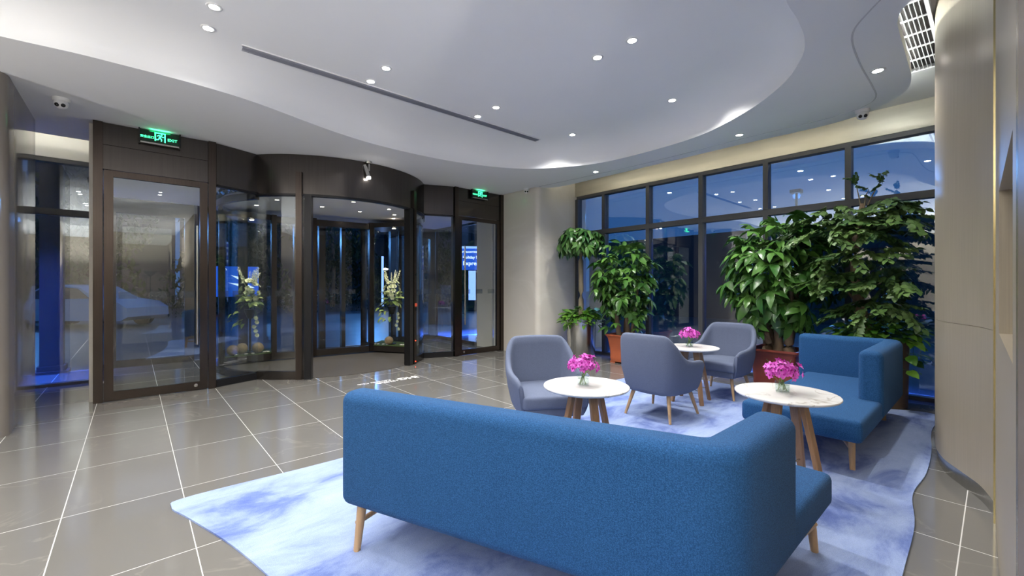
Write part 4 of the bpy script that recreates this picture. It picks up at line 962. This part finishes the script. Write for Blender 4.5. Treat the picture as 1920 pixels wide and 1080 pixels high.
# ------------------------------------------------------------------ outdoors
g = struct('ground', 'paved forecourt and street outside the windows')
boxo('forecourt', -40, 60, 10.05, 24, -.16, -.02, 'pavement', g); boxo('forecourt', -40, -8, -20, 10.05, -.16, -.02, 'pavement', g); boxo('forecourt', 7.6, 60, -20, 10.05, -.16, -.02, 'pavement', g)
boxo('forecourt', -8, -.4, 8.8, 10.05, -.11, -.002, 'pavement', g)
boxo('street', -60, 90, 24, 70, -.2, -.06, 'asphalt', g)
def wash(label, p0, p1, z, watts, yaw, m=(.04, .13, 1)):
    t = thing('wash_light', label, 'light strip', group='blue wash lights outside'); slab('housing', p0, p1, .05, z, z+.04, 'black_metal', t)
    if z > 3:
        for q in (p0, p1): boxo('post', q[0]-.03, q[0]+.03, q[1]-.03, q[1]+.03, -.02, z, 'black_metal', t)
    L = math.hypot(p1[0]-p0[0], p1[1]-p0[1]); ld = bpy.data.lights.new('lamp', 'AREA'); ld.shape = 'RECTANGLE'; ld.size = L; ld.size_y = .03; ld.spread = R(45); ld.energy = watts; ld.color = m
    b = bpy.data.objects.new('bulb', ld); COL.objects.link(b); b.parent = t; b.location = ((p0[0]+p1[0])/2, (p0[1]+p1[1])/2, z-.004); b.rotation_euler = (0, 0, yaw)
wash('blue wash light on posts outside above the left window', (-6, 9.45), (-.47, 9.45), 3.3, 260, 0)
wash('blue wash light under the canopy outside the right swing door', (6.3, 10.3), (8.8, 10.3), 3.3, 220, 0)
wash('blue wash light outside behind the transom of the window wall', (7.36, .7), (7.36, 5.6), 2.505, 110, PI/2)
def flood(label, x, y, tx, ty, watts, h=4.2):
    t = thing('flood_light', label, 'lamp', (x, y, 0), 0, 'blue flood lights outside')
    bm = bm_new(); add_tube(bm, [(0, 0, -.02), (0, 0, h)], [.05, .035], 10); obj('pole', bm, 'black_metal', t, True, 40)
    d = Vector((tx-x, ty-y, -h)).normalized(); boxo('lamp_head', -.14, .14, -.14, .14, h, h+.1, 'black_metal', t)
    ld = bpy.data.lights.new('lamp', 'SPOT'); ld.energy = watts; ld.color = (.12, .38, 1); ld.spot_size = R(110); ld.spot_blend = .8; ld.shadow_soft_size = .1
    b = bpy.data.objects.new('bulb', ld); COL.objects.link(b); b.parent = t; b.location = (0, 0, h-.08); b.rotation_euler = d.to_track_quat('-Z', 'Y').to_euler()
flood('blue flood light on a pole above the forecourt', 9.5, 22, 8.0, 17, 1500)
flood('blue flood light on a pole at the left of the forecourt', -3.5, 26.4, -1, 18, 900)
flood('blue flood light on a pole beyond the window wall', 15, 4, 10.5, 3.5, 700)
# portico columns
for x, y, lb in ((-.98, 10.1, 'dark portico column with flared foot outside the left window'), (1.15, 12.2, 'dark portico column outside the revolving door')):
    t = thing('portico_column', lb, 'column', (x, y, -.02), 0, 'dark portico columns'); boxo('shaft', -.13, .13, -.13, .13, .14, 3.85, 'building_dark', t)
    bm = bm_new(); add_prism(bm, rrect(.40, .40, .02, 2), 0, .06); add_prism(bm, rrect(.32, .32, .02, 2), .06, .14); obj('foot', bm, 'building_dark', t)
# hedge with flowers
t = thing('hedge', 'clipped roadside hedge with pink flowers beyond the forecourt', 'hedge', (0, 0, 0))
rg3 = random.Random(5); bm = bm_new()
for k in range(5200):
    p = Vector((rg3.uniform(-8, 22), 25+rg3.uniform(-.6, .6), rg3.uniform(0, 1)**.7*1.0)); s = rg3.uniform(.05, .11)
    M = Matrix.Translation(p) @ Matrix.Rotation(rg3.random()*6, 4, 'Z') @ Matrix.Rotation(rg3.random()*3, 4, 'Y'); v = [bm.verts.new(M @ Vector(q)) for q in ((0, -s*.4, 0), (s, 0, 0), (0, s*.4, 0), (-s, 0, 0))]; bm.faces.new(v)
tag(obj('foliage', bm, 'leaf_out', t), None, kind='stuff')
for k in range(30): o = link('bloom', BLOOM, t, (rg3.uniform(6, 14), 24.45, rg3.uniform(.6, 1.0))); o.scale = (2, 2, 2)
# street trees
for i, (x, y, h, r, lb) in enumerate(((4.5, 30, 7.5, 2.6, 'dark street tree seen through the revolving door'), (10.5, 31, 8.5, 3.0, 'dark street tree right of the revolving door centre'), (17, 30, 8, 2.8, 'dark street tree seen through the right glass panel'), (-1.5, 30.5, 8, 2.6, 'dark street tree behind the parked white car'), (24, 24, 8, 3, 'dark street tree far right behind the swing door'))):
    t = thing('street_tree', lb, 'tree', (x, y, -.06), 0, 'street trees'); bm = bm_new(); add_tube(bm, [(0, 0, 0), (.1, 0, h*.35), (0, .1, h*.7)], [.18, .14, .06], 8); obj('trunk', bm, 'trunk_brown', t, True)
    bm = bm_new()
    for k in range(2600):
        u = rg3.random()*6.283; v = rg3.uniform(-1, 1); q = math.sqrt(1-v*v)*rg3.random()**.4; p = Vector((r*q*math.cos(u), r*q*math.sin(u), h*.66+h*.34*v)); p *= 1+.10*noise.noise(p*.8); s = rg3.uniform(.1, .24)
        M = Matrix.Translation(p) @ Matrix.Rotation(rg3.random()*6, 4, 'Z') @ Matrix.Rotation(rg3.random()*3, 4, 'Y'); bm.faces.new([bm.verts.new(M @ Vector(w_)) for w_ in ((0, -s*.45, 0), (s, 0, 0), (0, s*.45, 0), (-s, 0, 0))])
    tag(obj('foliage', bm, 'leaf_out', t), None, kind='stuff')
for i in range(7):
    x = -12+8.6*i; t = thing('roadside_bush', ['broad dark bush at the far left end of the roadside row', 'second dark roadside bush from the left', 'third dark roadside bush from the left', 'dark roadside bush behind the centre of the revolving door', 'third dark roadside bush from the right', 'second dark roadside bush from the right', 'dark bush at the far right end of the roadside row'][i], 'bush', (x, 36, -.06), 0, 'dark bushes lining the street'); bm = bm_new()
    for k in range(2400):
        u = rg3.random()*6.283; v = rg3.uniform(-.1, 1); q = math.sqrt(1-v*v)*rg3.random()**.4; p = Vector((4.2*q*math.cos(u), 1.6*q*math.sin(u), 5.2*max(0, v))); sz = rg3.uniform(.15, .34)
        M = Matrix.Translation(p) @ Matrix.Rotation(rg3.random()*6, 4, 'Z') @ Matrix.Rotation(rg3.random()*3, 4, 'Y'); bm.faces.new([bm.verts.new(M @ Vector(w_)) for w_ in ((0, -sz*.45, 0), (sz, 0, 0), (0, sz*.45, 0), (-sz, 0, 0))])
    tag(obj('foliage', bm, 'leaf_out', t), None, kind='stuff')
# street lamps
for x, y, lb in ((13, 27.5, 'street lamp with bright white head seen through the revolving door'), (20.5, 27, 'street lamp seen through the right swing door')):
    t = thing('street_lamp', lb, 'street lamp', (x, y, -.06), 0, 'street lamps'); bm = bm_new(); add_tube(bm, [(0, 0, 0), (0, 0, 2.3), (-.3, -.3, 2.6)], [.06, .045, .03], 8); obj('pole', bm, 'black_metal', t, True)
    bm = bm_new(); bmesh.ops.create_uvsphere(bm, u_segments=12, v_segments=8, radius=.14); o = obj('lamp_head', bm, 'lamp_lens', t, True, loc=(-.35, -.35, 2.58)); o.scale = (1.3, 1.3, .5)
# lit vertical bars
for x, y, z0, z1, lb in ((10.1, 22, .3, 3.0, 'thin blue lit light bar beyond the revolving door'), (17.2, 22.5, 1.0, 2.9, 'thin blue lit light bar seen through the curved glass right of the drum')):
    t = thing('light_bar', lb, 'light bar', (x, y, 0), 0, 'blue light bars outside'); boxo('post', -.06, .06, .03, .1, -.02, z1, 'black_metal', t); boxo('tube', -.05, .05, -.03, .03, z0, z1, 'led_pale', t)
# sign pylon facing the hotel
t = thing('sign_pylon', 'blue lit hotel sign pylon with white lettering seen through the right swing door', 'sign', (14.3, 19.6, 0), R(-36))
boxo('panel', -.55, .55, -.06, .06, 2.3, 3.5, 'sign_blue', t); boxo('light_column', -.18, .22, -.05, .05, .6, 2.25, 'led_pale', t); boxo('base', -.3, .3, -.15, .15, -.02, .6, 'building_dark', t)
boxo('top_bar', -.55, .55, -.07, .07, 3.5, 3.62, 'led_pale', t)
for s_, z, sz in (('INTERCONTINENTAL', 3.30, .13), ('Holiday Inn', 3.0, .22), ('Express', 2.66, .32)):
    o = link('lettering', text_mesh(s_, sz, .004, 'sign_white', 1.0, .004), t, (0, -.07, z)); o.rotation_euler = (R(90), 0, 0)
# lit screen
t = thing('street_screen', 'blue lit advertising screen with white shapes seen through the left drum glass', 'screen', (3.2, 23.6, 0), R(-15))
boxo('panel', -1.3, 1.3, -.08, .08, .9, 2.3, 'sign_blue', t)
for s in (-1, 1): boxo('post', s*.9-.05, s*.9+.05, -.05, .05, -.06, .9, 'black_metal', t)
bm = bm_new(); add_prism(bm, [(.1, 1.55), (.9, 1.45), (1.15, 1.3), (.6, 1.35)], -.095, -.082); add_prism(bm, [(.2, 1.9), (.5, 1.7), (1.1, 1.75), (.6, 1.8)], -.095, -.082)
for v in bm.verts: v.co = Vector((v.co.x, v.co.z, v.co.y))
obj('white_shape', bm, 'sign_white', t)
# parked car
t = thing('car', 'white parked car on the street outside the left window', 'car', (-1.25, 21.2, -.02), math.atan2(-.66, .75))
prof = [(-2.2, .35), (-2.25, .62), (-2.1, .86), (-1.5, .95), (-.85, 1.36), (-.2, 1.46), (.5, 1.40), (1.15, 1.0), (1.9, .88), (2.2, .68), (2.22, .38), (2.0, .25), (-2.0, .25)]
bm = bm_new(); rows = []
for yy, sc in ((-.86, .97), (-.80, 1), (0, 1.01), (.80, 1), (.86, .97)):
    rows.append([bm.verts.new((x, yy*(1-.16*max(0, z-.9)/.5), z if sc == 1 else .3+(z-.3)*sc)) for x, z in prof])
for a, b in zip(rows, rows[1:]):
    for i in range(len(prof)): bm.faces.new((a[i], a[(i+1) % len(prof)], b[(i+1) % len(prof)], b[i]))
bm.faces.new(rows[0][::-1]); bm.faces.new(rows[-1]); obj('body', bm, 'car_white', t, True, 35)
for s in (-1, 1):
    for pts in ([(-1.35, .98), (-.80, 1.30), (-.25, 1.38), (-.25, .98)], [(-.18, .98), (-.18, 1.385), (.45, 1.33), (.95, 1.0)]):
        bm = bm_new(); a = [bm.verts.new((x, s*(.872-.30*max(0, z-.9)), z)) for x, z in pts]; b = [bm.verts.new((x, s*(.80-.30*max(0, z-.9)), z)) for x, z in pts]
        bm.faces.new(a); bm.faces.new(b[::-1])
        for i in range(4): bm.faces.new((a[i], a[(i+1) % 4], b[(i+1) % 4], b[i]))
        obj('side_window', bm, 'lens_black', t)
    for x in (-1.32, 1.36):
        bm = bm_new(); add_tube(bm, [(x, s*.66, .32), (x, s*.885, .32)], .32, 20); w_ = obj('wheel', bm, 'rubber', t, True, 40)
        for k in range(5):
            a = 2*PI*k/5; bm = bm_new(); add_tube(bm, [(x, s*.89, .32), (x+.2*math.cos(a), s*.89, .32+.2*math.sin(a))], .025, 6); obj('spoke', bm, 'chrome', w_)
# dark buildings across the street
for x0, x1, y0, h, lb in ((-34, 3, 52, 16, 'dark building across the street at left'), (4, 25, 54, 11, 'dark building across the street in the middle'), (26, 56, 50, 12, 'dark building across the street at right')):
    t = thing('building', lb, 'building', (0, 0, 0)); boxo('wall', x0, x1, y0, y0+8, -.06, h, 'building_dark', t)
    for i in range(6):
        for j in range(3): q = x0+1+i*(x1-x0-2)/6; boxo('window', q, q+1.1, y0-.05, y0, 2+3*j, 3.4+3*j, 'lens_black', t)
t = thing('building', 'dark neighbouring building beyond the window wall', 'building', (0, 0, 0)); boxo('wall', 19, 27, -16, 15, -.06, 3.7, 'building_dark', t)
for i in range(7):
    for j in range(1): boxo('window', 18.95, 19, -14+4*i, -12.2+4*i, 1+2.6*j, 2.7+2.6*j, 'lens_black', t)
